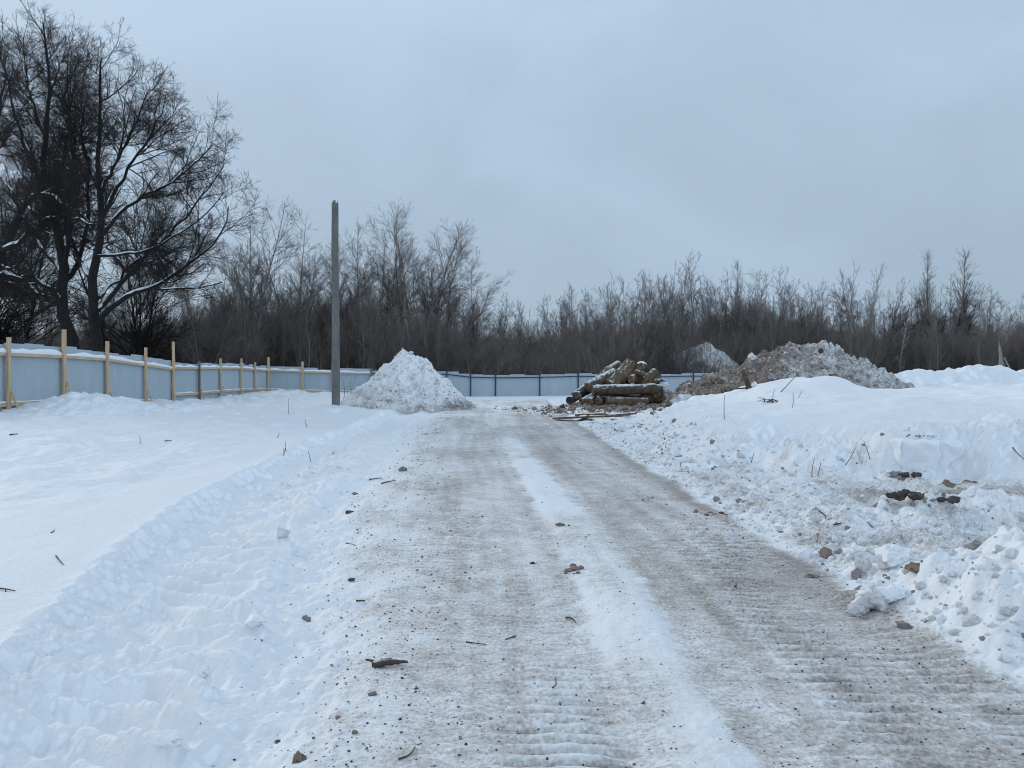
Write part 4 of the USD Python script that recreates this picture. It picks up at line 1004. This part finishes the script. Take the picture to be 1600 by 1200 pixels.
def trees():
    rng = np.random.default_rng(11)
    # --- the old trees at the left, behind the timber fence
    old_tree('old_tree', 'big dark snow-flecked tree with a wide right-hand crown behind the timber fence', 42.0, [
        (((150, 560, 0), (149, 520, 0), (146, 470, 0), (146, 434, .2), (156, 373, .3), (160, 303, .2), (156, 222, 0), (160, 92, 0)), .30, .03),
        (((150, 512, 0), (192, 468, -.8), (250, 443, -1.6), (303, 408, -2), (345, 365, -2.2), (360, 325, -2.2)), .16, .02),
        (((148, 490, 0), (212, 420, 1), (285, 345, 1.6), (350, 262, 2)), .13, .02),
        (((156, 373, .3), (200, 325, -1), (262, 290, -2), (335, 225, -2.4)), .12, .02),
        (((158, 345, .3), (196, 275, .8), (235, 215, 1.4), (262, 150, 1.6)), .11, .02),
        (((160, 303, .2), (190, 240, -1), (215, 185, -1.4), (232, 140, -1.6)), .10, .02),
        (((146, 440, .2), (120, 395, 1), (100, 320, 1.8), (108, 200, 2.2), (120, 130, 2.4)), .13, .02),
        (((147, 470, .2), (190, 430, 2), (240, 380, 3.6), (300, 330, 4.4)), .10, .02),
        (((150, 400, .2), (215, 395, -2), (290, 360, -3), (350, 300, -3.2)), .09, .02),
        (((158, 280, .2), (130, 210, 1), (130, 150, 1), (135, 110, 1)), .08, .02),
    ], rng, .80)
    old_tree('old_tree', 'tall dark old tree leaning left behind the second timber post', 43.5, [
        (((118, 560, 0), (112, 530, 0), (98, 470, 0), (100, 415, 0), (88, 350, .3), (68, 290, .4), (76, 200, .4), (80, 117, .3), (70, 36, 0)), .34, .03),
        (((98, 475, 0), (62, 440, -1), (22, 425, -1.6), (-25, 395, -2)), .17, .03),
        (((100, 440, 0), (130, 392, 1), (140, 310, 1.6), (128, 200, 2)), .15, .02),
        (((100, 415, 0), (110, 350, -1.4), (118, 260, -2), (105, 150, -2.4), (110, 90, -2.4)), .14, .02),
        (((70, 290, .4), (40, 230, .6), (20, 150, .8), (2, 75, 1)), .12, .02),
        (((75, 220, .4), (50, 150, -.6), (40, 80, -1)), .09, .02),
        (((88, 350, .3), (30, 310, 1.6), (-20, 240, 2.6)), .11, .02),
        (((78, 160, .4), (98, 100, .8), (112, 75, .8)), .07, .02),
        (((100, 430, 0), (60, 380, 2), (30, 330, 3), (10, 260, 3.4)), .11, .02),
    ], rng, .72)
    old_tree('old_tree', 'leaning old tree at the left edge with thick bare snow-covered limbs', 36.0, [
        (((-45, 600, 0), (-32, 500, 0), (-12, 430, 0), (8, 385, 0), (30, 345, 0), (42, 312, 0), (62, 303, 0), (100, 318, -.4), (140, 350, -.8)), .34, .035),
        (((4, 392, 0), (35, 375, -.6), (60, 356, -1), (96, 339, -1.4), (130, 348, -1.6), (160, 364, -1.8)), .14, .03),
        (((-12, 430, 0), (20, 430, -.6), (60, 455, -1), (95, 470, -1.2)), .10, .03),
        (((-30, 490, 0), (-60, 380, .5), (-70, 250, 1), (-40, 120, 1)), .2, .03),
        (((-45, 320, .8), (-10, 230, .4), (5, 140, 0), (10, 90, 0)), .12, .02),
        (((42, 312, 0), (52, 270, .6), (48, 215, .8)), .07, .015),
    ], rng, .72, lens=.8)
    # --- slender young trees: five growth forms, the first tree of each holds the parts
    forms = {}
    forms['multi'] = dict(h=15, stems=5, spread=.22, r=.11, n1=24, l1=3.4, ang=(20, 55), n2_=9, n3=7, up=.03, twig=.008, droop=.02, lowest=.38, taper=.32)
    forms['wide'] = dict(h=14, stems=3, spread=.25, r=.11, n1=30, l1=4.4, ang=(28, 62), n2_=10, n3=7, up=.04, twig=.009, lowest=.22, taper=.55)
    forms['birch'] = dict(h=14, stems=2, spread=.10, r=.10, n1=38, l1=3.4, ang=(25, 60), n2_=10, n3=7, up=.025, twig=.008, droop=.02, lowest=.28, taper=.42)
    forms['slim'] = dict(h=10, stems=1, spread=.07, r=.07, n1=38, l1=3.0, ang=(24, 56), n2_=6, n3=4, up=.035, twig=.009, lowest=.2, taper=.68)
    forms['slim2'] = dict(h=10, stems=3, spread=.16, r=.06, n1=22, l1=2.8, ang=(18, 44), n2_=6, n3=4, up=.06, twig=.009, lowest=.25, taper=.62)
    forms['poplar'] = dict(h=16, stems=1, spread=.03, r=.13, n1=76, l1=4.4, ang=(16, 34), n2_=8, n3=5, up=.05, twig=.009, lowest=.2, taper=.75)
    forms['bushy'] = dict(h=10, stems=4, spread=.30, r=.08, n1=34, l1=3.0, ang=(25, 65), n2_=9, n3=6, up=.03, twig=.010, lowest=.15, taper=.5)
    twigs = {'multi': 'willow_twig', 'bushy': 'oak_twig', 'birch': 'willow_twig'}
    names = {'multi': 'willow_tree', 'wide': 'bare_tree', 'birch': 'slender_tree', 'slim': 'sapling', 'slim2': 'sapling', 'poplar': 'poplar_tree', 'bushy': 'bushy_tree'}
    first, built = {}, {}
    def tree(form, u, d, vtop, label, group=None, rot=None, wide=1.0):
        x, y = (u - 800) / FPX * d, d
        g = float(H(x, y, False))
        h = EYE + (HORIZON - vtop) / FPX * d - g
        if form not in built:
            built[form] = young_tree(np.random.default_rng(300 + len(built)), **forms[form])
        tr, cr = built[form]
        sc = h / np.sort(cr[0][:, 2])[-30]
        rot = rng.uniform(0, 360) if rot is None else rot
        s = (sc * wide, sc * wide, sc)
        if form not in first:
            root = thing(names[form], label, 'tree', (x, y, g), rot, s, group)
            put('trunk', tr, 'tree_bark' if form != 'bushy' else 'oak_bark', root, smooth=True)
            put('crown', cr, twigs.get(form, 'tree_twig'), root)
            first[form] = root
        else:
            copy(first[form], names[form], label, 'tree', (x, y, g), rot, s, group)
    T = tree
    T('wide', 395, 60, 280, 'tall many-limbed bare tree right of the old trees, above the corner of the timber fence', wide=.95)
    T('multi', 612, 70, 312, 'tallest of the fan-shaped willows, behind the snow pile', wide=1.05)
    T('multi', 568, 71, 335, 'fan-shaped willow just right of the concrete pole', wide=.95)
    T('multi', 652, 72, 316, 'fan-shaped willow behind the right slope of the snow pile', wide=.95)
    T('birch', 694, 72, 340, 'slender twin-stemmed tree right of the willows')
    T('birch', 740, 73, 392, 'slender lone tree at the right end of the tall group', wide=1.0)
    T('bushy', 25, 52, 165, 'tall dark tree in the cluster behind the first timber posts')
    T('bushy', 205, 54, 262, 'dark rounded tree seen through the wide crown behind the timber fence')
    T('bushy', -70, 50, 190, 'dark tree at the very left edge behind the leaning old tree')
    T('wide', 318, 62, 385, 'bare tree between the old trees and the tall many-limbed one')
    T('wide', 455, 66, 335, 'bare tree with arching limbs left of the concrete pole')
    T('birch', 500, 68, 385, 'thin tree close to the left of the concrete pole')
    T('birch', 540, 70, 368, 'thin tree directly behind the concrete pole')
    T('poplar', 1152, 86, 404, 'tall twiggy tree above the left slope of the dirt heap')
    T('wide', 1208, 84, 418, 'spreading bare tree above the top of the dirt heap', wide=.8)
    T('poplar', 1448, 100, 388, 'tall narrow poplar, left one of the two above the right-hand bank')
    T('poplar', 1505, 100, 386, 'tall narrow poplar, right one of the two above the right-hand bank', wide=1.2)
    T('bushy', 1372, 84, 452, 'dark round-crowned bushy tree above the right slope of the dirt heap', wide=1.0)
    T('bushy', 1460, 86, 462, 'dark bushy tree under the left narrow poplar', wide=1.0)
    T('wide', 1290, 88, 432, 'bare tree between the dirt heap and the dark bushy tree', wide=.75)
    T('wide', 1590, 90, 455, 'bare tree at the far right edge', wide=.8)
    T('birch', 1545, 92, 440, 'slender tree right of the two narrow poplars')
    T('slim', 785, 70, 455, 'small thin tree right of the tall group, above the far fence')
    T('slim', 1000, 80, 418, 'tallest thin tree of the belt above the log pile')
    T('slim2', 1065, 80, 408, 'forked thin tree above the snow-covered mound')
    # belt of young trees beyond the far fence
    def top_row(u):
        return np.interp(u, [-150, 0, 120, 300, 420, 520, 700, 800, 850, 900, 960, 1080, 1180, 1300, 1420, 1560, 1750], [430, 420, 430, 420, 420, 410, 440, 490, 475, 458, 440, 428, 438, 448, 455, 468, 470])
    G1, G2 = 'bare saplings in the belt of trees beyond the far fence', 'bare saplings behind the timber fence on the left'
    for k in range(205):
        u = rng.uniform(690, 1760)
        d = rng.uniform(70, 104)
        v = top_row(u) + rng.normal(16, 22)
        T(rng.choice(['slim', 'slim2', 'wide'], p=[.5, .4, .1]), u, d, v, 'bare brown sapling in the belt of young trees beyond the far fence', G1, wide=rng.uniform(.75, 1.15))
    for k in range(55):
        u = rng.uniform(-150, 690)
        d = rng.uniform(58 if u > 400 else 50, 88)
        v = top_row(u) + rng.uniform(0, 90)
        T(rng.choice(['slim', 'slim2', 'birch', 'wide', 'multi'], p=[.25, .25, .15, .2, .15]), u, d, v, 'bare dark sapling in the thicket behind the timber fence on the left', G2, wide=rng.uniform(.8, 1.2))
    # pale birch trunk at the right
    a = W(1405, 585, 76); g = float(H(a[0], a[1]))
    root = thing('birch_tree', 'small white-barked birch in front of the dark bushy tree', 'tree', (a[0], a[1], g))
    r2 = np.random.default_rng(401)
    tr, cr = young_tree(r2, h=6.3, stems=1, spread=.02, r=.085, n1=16, l1=1.2, ang=(25, 55), n2_=5, n3=3, lowest=.3)
    put('trunk', tr, 'birch_bark', root, smooth=True); put('crown', cr, 'birch_bark', root)
    for u, v, d, rot, lb in ((330, 562, 57, 20, 'pale crooked trunk leaning over the fence under the many-limbed tree'), (118 + 3, 500, 47, 0, None), (940, 575, 68, -30, 'pale broken stick standing behind the far fence')):
        if lb is None:
            continue
        p = W(u, v, d); g = float(H(p[0], p[1]))
        q = np.array([[0, 0, -.2], [.15, 0, 1.2], [.1, .1, 2.0], [.45, .1, 3.2]]) * [1 if rot > 0 else -1, 1, 1]
        root = thing('dead_tree', lb, 'dead tree', (p[0], p[1], g))
        put('trunk', tubes(resample(q, 8)[None], np.linspace(.11, .04, 8)[None], 7), 'birch_bark', root, smooth=True)
        put('branch', tubes(resample(q[1:3] * [1, 1, 1] + [[0, 0, 0], [-.6, 0, .3]], 5)[None], np.linspace(.05, .02, 5)[None], 6), 'birch_bark', root, smooth=True)
    # the thicket below: uncountable stems
    protos = []
    for k in range(4):
        r3 = np.random.default_rng(500 + k)
        N = 46
        P = np.empty((N, 7, 3)); p = np.c_[r3.normal(0, .9, (N, 2)), np.full(N, -.3)]
        d = np.c_[r3.normal(0, .16, (N, 2)), np.ones(N)]
        L = r3.uniform(.45, 1.0, N) * 6.6
        for i in range(7):
            P[:, i] = p; d = d + r3.normal(0, .06, d.shape) * [1, 1, .3]; d /= np.linalg.norm(d, axis=1, keepdims=True); p = p + d * (L / 6)[:, None]
        R = r3.uniform(.013, .035, N)[:, None] * np.linspace(1, .3, 7)
        P1, R1 = sprout(P, R, r3, 13, .12, .97, (20, 50), 1, 4, .11, .12, .6, .008, absolute=1.8, taper=.7)
        P2, R2 = sprout(P1, R1, r3, 4, .15, 1, (20, 60), .55, 3, .16, .08, .7, .0065)
        protos.append(trimesh.Trimesh(*join([tubes(P, R, 3), tubes(P1, R1, 3), tubes(P2, R2, 3)]), process=False))
    def thicket(path, u0, u1, d0, d1, n, hfun, label, mat_):
        u, d = rng.uniform(u0, u1, n), rng.uniform(d0, d1, n)
        x = (u - 800) / FPX * d
        lim = np.interp(u, [-150, 0, 418, 440, 800, 1200, 1750], [40, 46, 58, 60, 62, 72, 79])
        d = np.maximum(d, lim + rng.uniform(.5, 8, n)); x = (u - 800) / FPX * d
        clear = (u > 1010) & (u < 1160) & (d < 79) & (rng.random(n) < .66)
        d = np.where(clear, d + 14, d); x = (u - 800) / FPX * d
        z = H(x, d, False)
        h = hfun(u, d) * np.clip(rng.normal(.80, .20, n), .4, 1.3)
        s = np.c_[np.full(n, 1.0) * rng.uniform(.9, 1.35, n), np.full(n, 1.0) * rng.uniform(.9, 1.35, n), h / 6.0]
        tell(scatter(path, protos, mat_, np.c_[x, d, z], rng.integers(0, 4, n), s, rng, tilt=False, share=None if path == '/World/thicket' else '/World/thicket'), label, 'thicket', kind='stuff')
    hr = lambda u, d: (HORIZON - np.interp(u, [650, 780, 900, 1100, 1300, 1450, 1750], [528, 526, 514, 508, 514, 520, 526])) / FPX * d + 1.4
    hl = lambda u, d: (HORIZON - np.interp(u, [-150, 150, 280, 420, 520, 690], [530, 525, 500, 470, 470, 495])) / FPX * d + 1.4
    thicket('/World/thicket', 640, 1780, 64, 112, 850, hr, 'dense brown thicket of bare stems beyond the far fence', 'thicket_twig')
    thicket('/World/thicket_001', -180, 690, 50, 96, 440, hl, 'dense dark thicket behind the timber fence', 'thicket_twig')
trees()

# ------------------------------------------------------------------ small things lying in the snow
def small_things():
    rng = np.random.default_rng(13)
    def stick(name, label, a, b, r, m='twig', bend=.12, fork=False, cat='stick', group=None, n=9):
        r = r * .72
        a, b = np.asarray(a, float), np.asarray(b, float)
        L = np.linalg.norm(b - a)
        q = np.array([a, a + (b - a) * .4 + rng.normal(0, bend * L * .5, 3) * [1, 1, .4], b])
        P = resample(q, n) - a
        parts = [tubes(P[None], (r * np.linspace(1, .55, n))[None], 7)]
        if fork:
            k = n // 2
            e = P[k] + (P[-1] - P[k]) * .6 + rng.normal(0, .25 * L, 3) * [1, 1, .5]
            parts.append(tubes(resample([P[k], (P[k] + e) / 2 + rng.normal(0, .02, 3), e], 5)[None], (r * np.linspace(.7, .4, 5))[None], 6))
        v, f = join(parts)
        root = put(name, (v + a, f), m, None, smooth=True, label=label, category=cat, group=group)
        return root
    def lying(label, u0, v0, u1, v1, r, m='twig', **k):
        a, b = at(u0, v0), at(u1, v1)
        return stick('stick', label, a + (0, 0, r * .8), b + (0, 0, r * .9), r, m, **k)
    def standing(label, u, v, u1, v1, r=.006, m='stem', **k):
        a = at(u, v); b = W(u1, v1, a[1] + rng.uniform(-.05, .05))
        return stick('stem', label, a - (0, 0, .05), b, r, m, cat='stem', **k)
    def stone(name, label, u, v, r, m, flat=.7, cat=None, group=None, sink=.42):
        p = at(u, v); c = lump(rng, 3, .45, flat); c.apply_scale(r * .92); c.apply_translation(p + (0, 0, r * flat * (1 - 2 * sink) * .8))
        put(name, c, m, None, smooth=True, label=label, category=cat or name.replace('_', ' '), group=group)
    # pieces of wood on the road
    p, q = at(580, 1047), at(637, 1041)
    root = thing('broken_branch', 'short thick broken branch lying on the left side of the road in the foreground', 'branch', p)
    P = resample([np.zeros(3), (q - p) * .5 + (0, 0, .012), q - p], 16) + (0, 0, .02)
    v, f = tubes(P[None], (np.array([.012, .02, .023, .024, .026, .025, .023, .024, .022, .021, .018, .018, .016, .014, .013, .008]) * .95)[None], 10)
    v = v + .004 * n2(v[:, 0] * 60, v[:, 1] * 60 + v[:, 2] * 40, 4)[:, None]
    put('bark', (v, f), 'log_bark_snowy', root, smooth=True)
    put('stub', tubes(resample([P[3], P[2] + (-.02, .01, .012), P[1] + (-.05, .02, .02)], 5)[None], np.linspace(.012, .006, 5)[None], 6), 'log_bark_tan', root, smooth=True)
    lying('thin dark stick left of the road in the distance, left one of a pair', 577, 751, 596, 749, .016)
    lying('thin dark stick left of the road in the distance, right one of a pair', 596, 757, 618, 752, .014)
    lying('curved dark twig at the left edge of the road in mid distance', 540, 850, 556, 859, .008, bend=.2)
    lying('thin straight twig on the left wheel lane near the foreground', 728, 1006, 760, 1010, .006)
    lying('small forked twig in the middle of the road', 790, 1002, 806, 997, .005, fork=True)
    lying('bent dark twig right of the middle of the road', 884, 968, 899, 976, .009, bend=.2)
    lying('short dark chip of wood on the left wheel lane', 556, 942, 570, 943, .010)
    lying('thin twig crossing the road edge in the bottom foreground', 622, 1190, 648, 1172, .006, bend=.2)
    lying('short pale twig lying along the right of the left lane', 864, 1078, 868, 1062, .006, 'stem')
    lying('dark forked twig on the clean snow at the left edge', -6, 921, 22, 926, .008, fork=True)
    lying('bent twig on the clean snow left of the wheel track', 86, 870, 98, 884, .007, bend=.25)
    lying('tiny twig on the snow field above the bent one', 79, 834, 84, 829, .007)
    lying('dark stick on the snow field near the timber fence', 15, 680, 27, 679, .018)
    lying('short dark stick farther along the snow field', 257, 690, 268, 690, .016)
    lying('curved twig on the churned snow right of the road', 1270, 798, 1290, 816, .012, bend=.3)
    lying('short dark twig right of the curved one on the churned snow', 1302, 823, 1315, 819, .012)
    lying('dark stick in the snow at the right edge', 1583, 702, 1603, 720, .010)
    # standing stems
    standing('lone upright stem in the middle of the snow field', 217, 694, 218, 680, .010)
    standing('thin stem between the snow field and the wheel track, in front of the fence corner', 449, 706, 446, 690, .012)
    standing('dark stem in front of the timber fence, left of the pair', 430, 684, 436, 676, .016)
    standing('stem left of the concrete pole, leaning right', 480, 668, 476, 655, .014, bend=.2)
    standing('upright stem in front of the concrete pole', 451, 647, 451, 622, .014)
    standing('stem leaning left near the ploughed edge', 485, 722, 481, 705, .012)
    standing('stem leaning right near the ploughed edge', 519, 710, 522, 722 - 18, .012)
    standing('forked stem beside the ploughed snow edge', 442, 712, 446, 700, .012, fork=True)
    G = 'leafless shoots growing beside the concrete pole'
    for k, (u, v, u1, v1) in enumerate(((536, 624, 533, 590), (543, 623, 549, 592), (545, 622, 556, 588), (549, 624, 547, 596), (555, 630, 571, 606), (540, 625, 538, 603), (552, 622, 560, 600))):
        standing('thin leafless shoot rising from the snow beside the concrete pole', u, v, u1, v1, .016, 'twig', group=G)
    standing('tall thin upright stem on the smooth snow bank', 1132, 654, 1132, 617, .012)
    standing('long stick leaning right on the crest of the snow bank', 1216, 614, 1246, 584, .020, 'twig', bend=.04)
    standing('short upright stem right of the leaning stick on the bank', 1237, 637, 1239, 613, .013)
    standing('short stem leaning right on the bank crest', 1246, 622, 1254, 611, .013)
    standing('short stem above the twig bundle on the bank', 1207, 622, 1211, 607, .013)
    standing('left stem of the pair in front of the scooped snow', 1269, 748, 1273, 716, .010)
    standing('right stem of the pair in front of the scooped snow', 1276, 746, 1283, 722, .010)
    standing('stem leaning right in front of the scooped bank', 1317, 727, 1336, 701, .010, bend=.05)
    standing('curved stem leaning left beside the snow block', 1360, 716, 1350, 689, .010)
    standing('stem at the left of the scooped bank', 1172, 724, 1178, 708, .012)
    standing('small stem near the road edge left of the bank', 1063, 733, 1066, 720, .010)
    standing('thin stem on the bank edge above the road', 1040, 700, 1041, 691, .012)
    # twig bundle and leaning stump on the bank
    p = at(1205, 629)
    root = thing('twig_bundle', 'bundle of dark twigs frozen into the crest of the snow bank', 'twigs', p)
    for k in range(9):
        a = rng.uniform(0, 6.28); L = rng.uniform(.2, .5)
        put('twig', tubes(resample([rng.normal(0, .08, 3) * [1, 1, .2], (math.cos(a) * L * .5, math.sin(a) * L * .3, rng.uniform(.02, .12)), (math.cos(a) * L, math.sin(a) * L * .6, rng.uniform(0, .16))], 6)[None], np.linspace(.016, .008, 6)[None], 6), 'twig', root, smooth=True)
    p = at(1169, 607)
    root = thing('stump', 'short leaning snow-dusted stump on the left shoulder of the snow bank', 'stump', p)
    put('trunk', tubes(resample([(0.1, 0, -.3), (0, 0, .1), (-.12, 0, .45), (-.2, 0, .62)], 10)[None], np.linspace(.12, .075, 10)[None] * np.r_[np.ones(9), .7], 10), 'log_bark_snowy', root, smooth=True)
    put('branch', tubes(resample([(-.05, 0, .02), (-.3, -.05, .0), (-.65, -.05, -.04)], 6)[None], np.linspace(.03, .014, 6)[None], 6), 'twig', root, smooth=True)
    sv, sf = snow_strip((.06, -.03, .10), (.42, -.05, .02), .35, .16, rng); put('snow_cap', (sv, sf), 'snow', root, smooth=True)
    # stones and clods
    stone('stone', 'grey stone on the snow left of the road in the foreground', 477, 969, .035, 'stone', .75)
    stone('snow_lump', 'rounded lump of snow with a dark underside in the wheel track', 395, 975, .075, 'snow', .55)
    stone('snow_lump', 'dirty snow lump beside the wheel track in mid distance', 441, 834, .075, 'dirty_snow', .7)
    stone('snow_lump', 'half-buried snow lump at the lower left of the wheel track', 320, 1052, .045, 'snow', .7)
    stone('snow_lump', 'flat snow lump near the bottom left of the picture', 262, 1160, .055, 'snow', .6)
    stone('stone', 'dark angular stone left of the road in the distance', 629, 736, .075, 'stone', .8)
    stone('clod', 'dark curved chip of bark on the snow left of the road', 547, 801, .05, 'black_soil', .5)
    stone('clod', 'small grey clod left of the road, left of the pair of sticks', 555, 773, .05, 'grey_clod', .6)
    stone('clod', 'dark clod on the ridge of clean snow in the middle of the road', 876, 822, .05, 'red_clod', .5)
    stone('clod', 'small dark clod on the right lane beside the clean ridge', 832, 882, .025, 'black_soil', .6)
    stone('clod', 'dark clod at the left lane edge above the wood chip', 549, 909, .028, 'black_soil', .6)
    stone('clod', 'small red-brown clod left of the lane in the foreground', 582, 1088, .022, 'red_clod', .7)
    stone('clod', 'brown clod near the bottom edge left of the road', 466, 1190, .034, 'soil_clod', .8)
    stone('clod', 'little brown clod left of the bottom brown one', 434, 1162, .018, 'soil_clod', .6)
    stone('clod', 'small dark clod right of the bottom brown one', 553, 1148, .016, 'soil_clod', .7)
    stone('clod', 'red-flecked crumb above the bottom brown clod', 527, 1124, .018, 'red_clod', .6)
    stone('clod', 'grey-brown clod at the right edge of the road', 1271, 902, .062, 'grey_clod', .6)
    stone('clod', 'round reddish clod in the churned snow right of the road', 1291, 869, .065, 'red_clod', .9)
    stone('clod', 'brown clod right of the row of snow lumps', 1432, 890, .075, 'soil_clod', .5)
    stone('clod', 'dark clod right of the broken snow chunk', 1414, 981, .05, 'grey_clod', .6)
    for k, (du, dv, r) in enumerate(((-10, 2, .035), (0, 0, .045), (9, -2, .032), (-3, -5, .03), (5, 5, .022), (-14, 5, .016))):
        p = at(898 + du, 892 + dv)
        c = lump(rng, 3, .42, .6); c.apply_scale(r); c.apply_translation(p + (0, 0, r * .3))
        if k == 0:
            root = thing('crumbled_clod', 'crumbled red-brown clod on the edge of the clean snow ridge', 'clod')
        put('crumb', c, 'red_clod', root, smooth=True)
    lumps = ((1338, 872, .10, 'snow', 'left one of the row of grey snow lumps right of the road'), (1352, 881, .085, 'dirty_snow', 'second of the row of grey snow lumps right of the road'), (1366, 874, .11, 'dirty_snow', 'taller middle one of the row of grey snow lumps'),
             (1380, 886, .08, 'dirty_snow', 'low dirty one of the row of grey snow lumps'), (1397, 878, .14, 'snow', 'biggest round right-hand one of the row of grey snow lumps'))
    for u, v, r, m, lb in lumps:
        stone('snow_lump', lb, u, v, r, m, .8, sink=.25)
    # broken snow chunk, snow block with a cut face, soil lumps
    p = at(1385, 950); root = thing('snow_chunk', 'big broken chunk of grey ploughed snow at the right edge of the road', 'snow chunk', p)
    for k, (dx, dz, r, m) in enumerate(((0, .03, .12, 'dirty_snow'), (.12, .02, .10, 'snow'), (-.12, .0, .08, 'dirty_snow'), (.05, .08, .09, 'snow'), (.22, .0, .09, 'dirty_snow'), (-.05, .06, .08, 'snow'), (.30, .03, .08, 'snow'), (-.2, -.02, .06, 'dirty_snow'))):
        c = lump(rng, 4 if k == 0 else 3, .36, .75); w_ = c.vertices; c.vertices = w_ * (1 + .05 * fb(w_[:, 0] * 5 + w_[:, 2] * 3, w_[:, 1] * 5 - w_[:, 2] * 4, 3, k))[:, None]; c.apply_scale(r); c.apply_translation((dx, rng.uniform(0, .14), dz)); put('piece', c, m, root, smooth=True)
    p = at(1450, 735); root = thing('snow_block', 'squared block of cut snow with a flat face on the right-hand bank', 'snow block', p)
    for k, (x0, w, dp, h, y0) in enumerate(((-.30, .62, .5, .50, 0), (.34, .40, .4, .46, .12))):
        b = trimesh.creation.box([w, dp, h]); b = b.subdivide().subdivide().subdivide()
        v = b.vertices.copy(); r_ = np.abs(v / (np.array([w, dp, h]) / 2)).max(1)
        v *= 1 - .06 * (np.sort(np.abs(v / (np.array([w, dp, h]) / 2)), axis=1)[:, 1] ** 6)[:, None]
        v += .05 * np.c_[n2(v[:, 1] * 6, v[:, 2] * 6, k), n2(v[:, 0] * 5, v[:, 2] * 7, k + 3), n2(v[:, 0] * 6, v[:, 1] * 6, k + 5)]
        b.vertices = v + [x0 + w / 2 - .1, dp / 2 + y0, h * .36]
        put('piece', b, 'snow', root, smooth=50)
    for nm, lb, u, v, parts in (('soil_lump', 'snow-dusted dark lump of earth left of the snow block', 1400, 742, ((0, .16, 'grey_clod'), (.20, .12, 'black_soil'), (-.18, .10, 'dirty_snow'), (.08, .10, 'black_soil'))),
                                ('soil_lump', 'black crumbly soil patch on the churned snow below the snow block', 1427, 778, ((0, .15, 'black_soil'), (-.18, .11, 'black_soil'), (.16, .12, 'black_soil'), (.05, .13, 'black_soil'), (.28, .07, 'grey_clod'))),
                                ('soil_lump', 'small black soil patch at the right of the black crumbly one', 1475, 784, ((0, .10, 'black_soil'), (.1, .07, 'black_soil'), (-.1, .06, 'grey_clod'))),
                                ('soil_lump', 'dark broken roots and soil on top of the scooped bank', 1428, 683, ((0, .06, 'black_soil'), (.10, .05, 'grey_clod'), (-.1, .05, 'black_soil'), (.2, .08, 'dirty_snow'), (.03, .05, 'soil_clod'))),
                                ('soil_lump', 'dark reddish debris at the right road edge in the distance', 1108, 803, ((0, .06, 'red_clod'), (.12, .05, 'black_soil'), (-.12, .05, 'red_clod'), (.22, .04, 'soil_clod')))):
        p = at(u, v); root = thing(nm, lb, 'soil', p)
        parts = [(dx + rng.uniform(-.07, .07), r * rng.uniform(.4, .8), m) for dx, r, m in parts for _ in range(3)]
        for k, (dx, r, m) in enumerate(parts):
            c = lump(rng, 3, .45, .6); c.apply_scale(r * .8); c.apply_translation((dx, rng.uniform(-.14, .14), r * .12)); put('clod', c, m, root, smooth=True)
    # uncountable crumbs: dirt on the road, snow crumbs along its edges
    n = 4200
    y = np.exp(rng.uniform(math.log(2.6), math.log(30), n)); xl, xr = x_left(y), x_right(y)
    k = rng.random(n)
    x = np.where(k < .55, xl + rng.normal(.05, .36, n), np.where(k < .70, xr - np.abs(rng.normal(0, .5, n)), xl + (xr - xl) * rng.random(n)))
    s = np.exp(rng.normal(-5.55, .55, n)).clip(.002, .013) * (.75 + y / 20)
    tell(scatter('/World/road_grit', LUMPS * 3, ['black_soil'] * 6 + ['soil_clod'] * 6 + ['grey_clod'] * 6, np.c_[x, y, H(x, y) - .1 * s], rng.integers(0, 18, n), s, rng), 'dark grit and soil crumbs strewn over the road', 'grit', kind='stuff')
    n = 8000
    y = np.exp(rng.uniform(math.log(3.2), math.log(26), n)); xr, xg = x_right(y), x_ridge(y)
    k = rng.random(n)
    x = np.where(k < 2.0, xr + np.abs(rng.normal(.1, 1.5, n)), xg + rng.normal(.12, .16, n))
    ok = (rng.random(n) < np.where((y < 6.2) & (x > 2.9), .35, 1)) & (bank_depth(x, y) < .9) & (y > np.where(x > 1, 3.4, 3.0)); x, y = x[ok], y[ok]; n = len(x)
    s = np.exp(rng.normal(-4.3, .6, n)).clip(.005, .085) * (.7 + y / 24) * np.where(x < 0, .75, 1)
    grey = rng.random(n) < np.where(x < 0, .02, .34)
    tell(scatter('/World/snow_crumbs', LUMPS * 3, ['snow'] * 6 + ['dirty_snow'] * 6 + ['grey_clod'] * 6, np.c_[x, y, H(x, y) + .05 * s], rng.integers(0, 6, n) + np.where(grey, np.where(rng.random(n) < .75, 6, 12), 0), s, rng),
         'broken crumbs of snow along the edges of the road', 'snow crumbs', kind='stuff')
small_things()
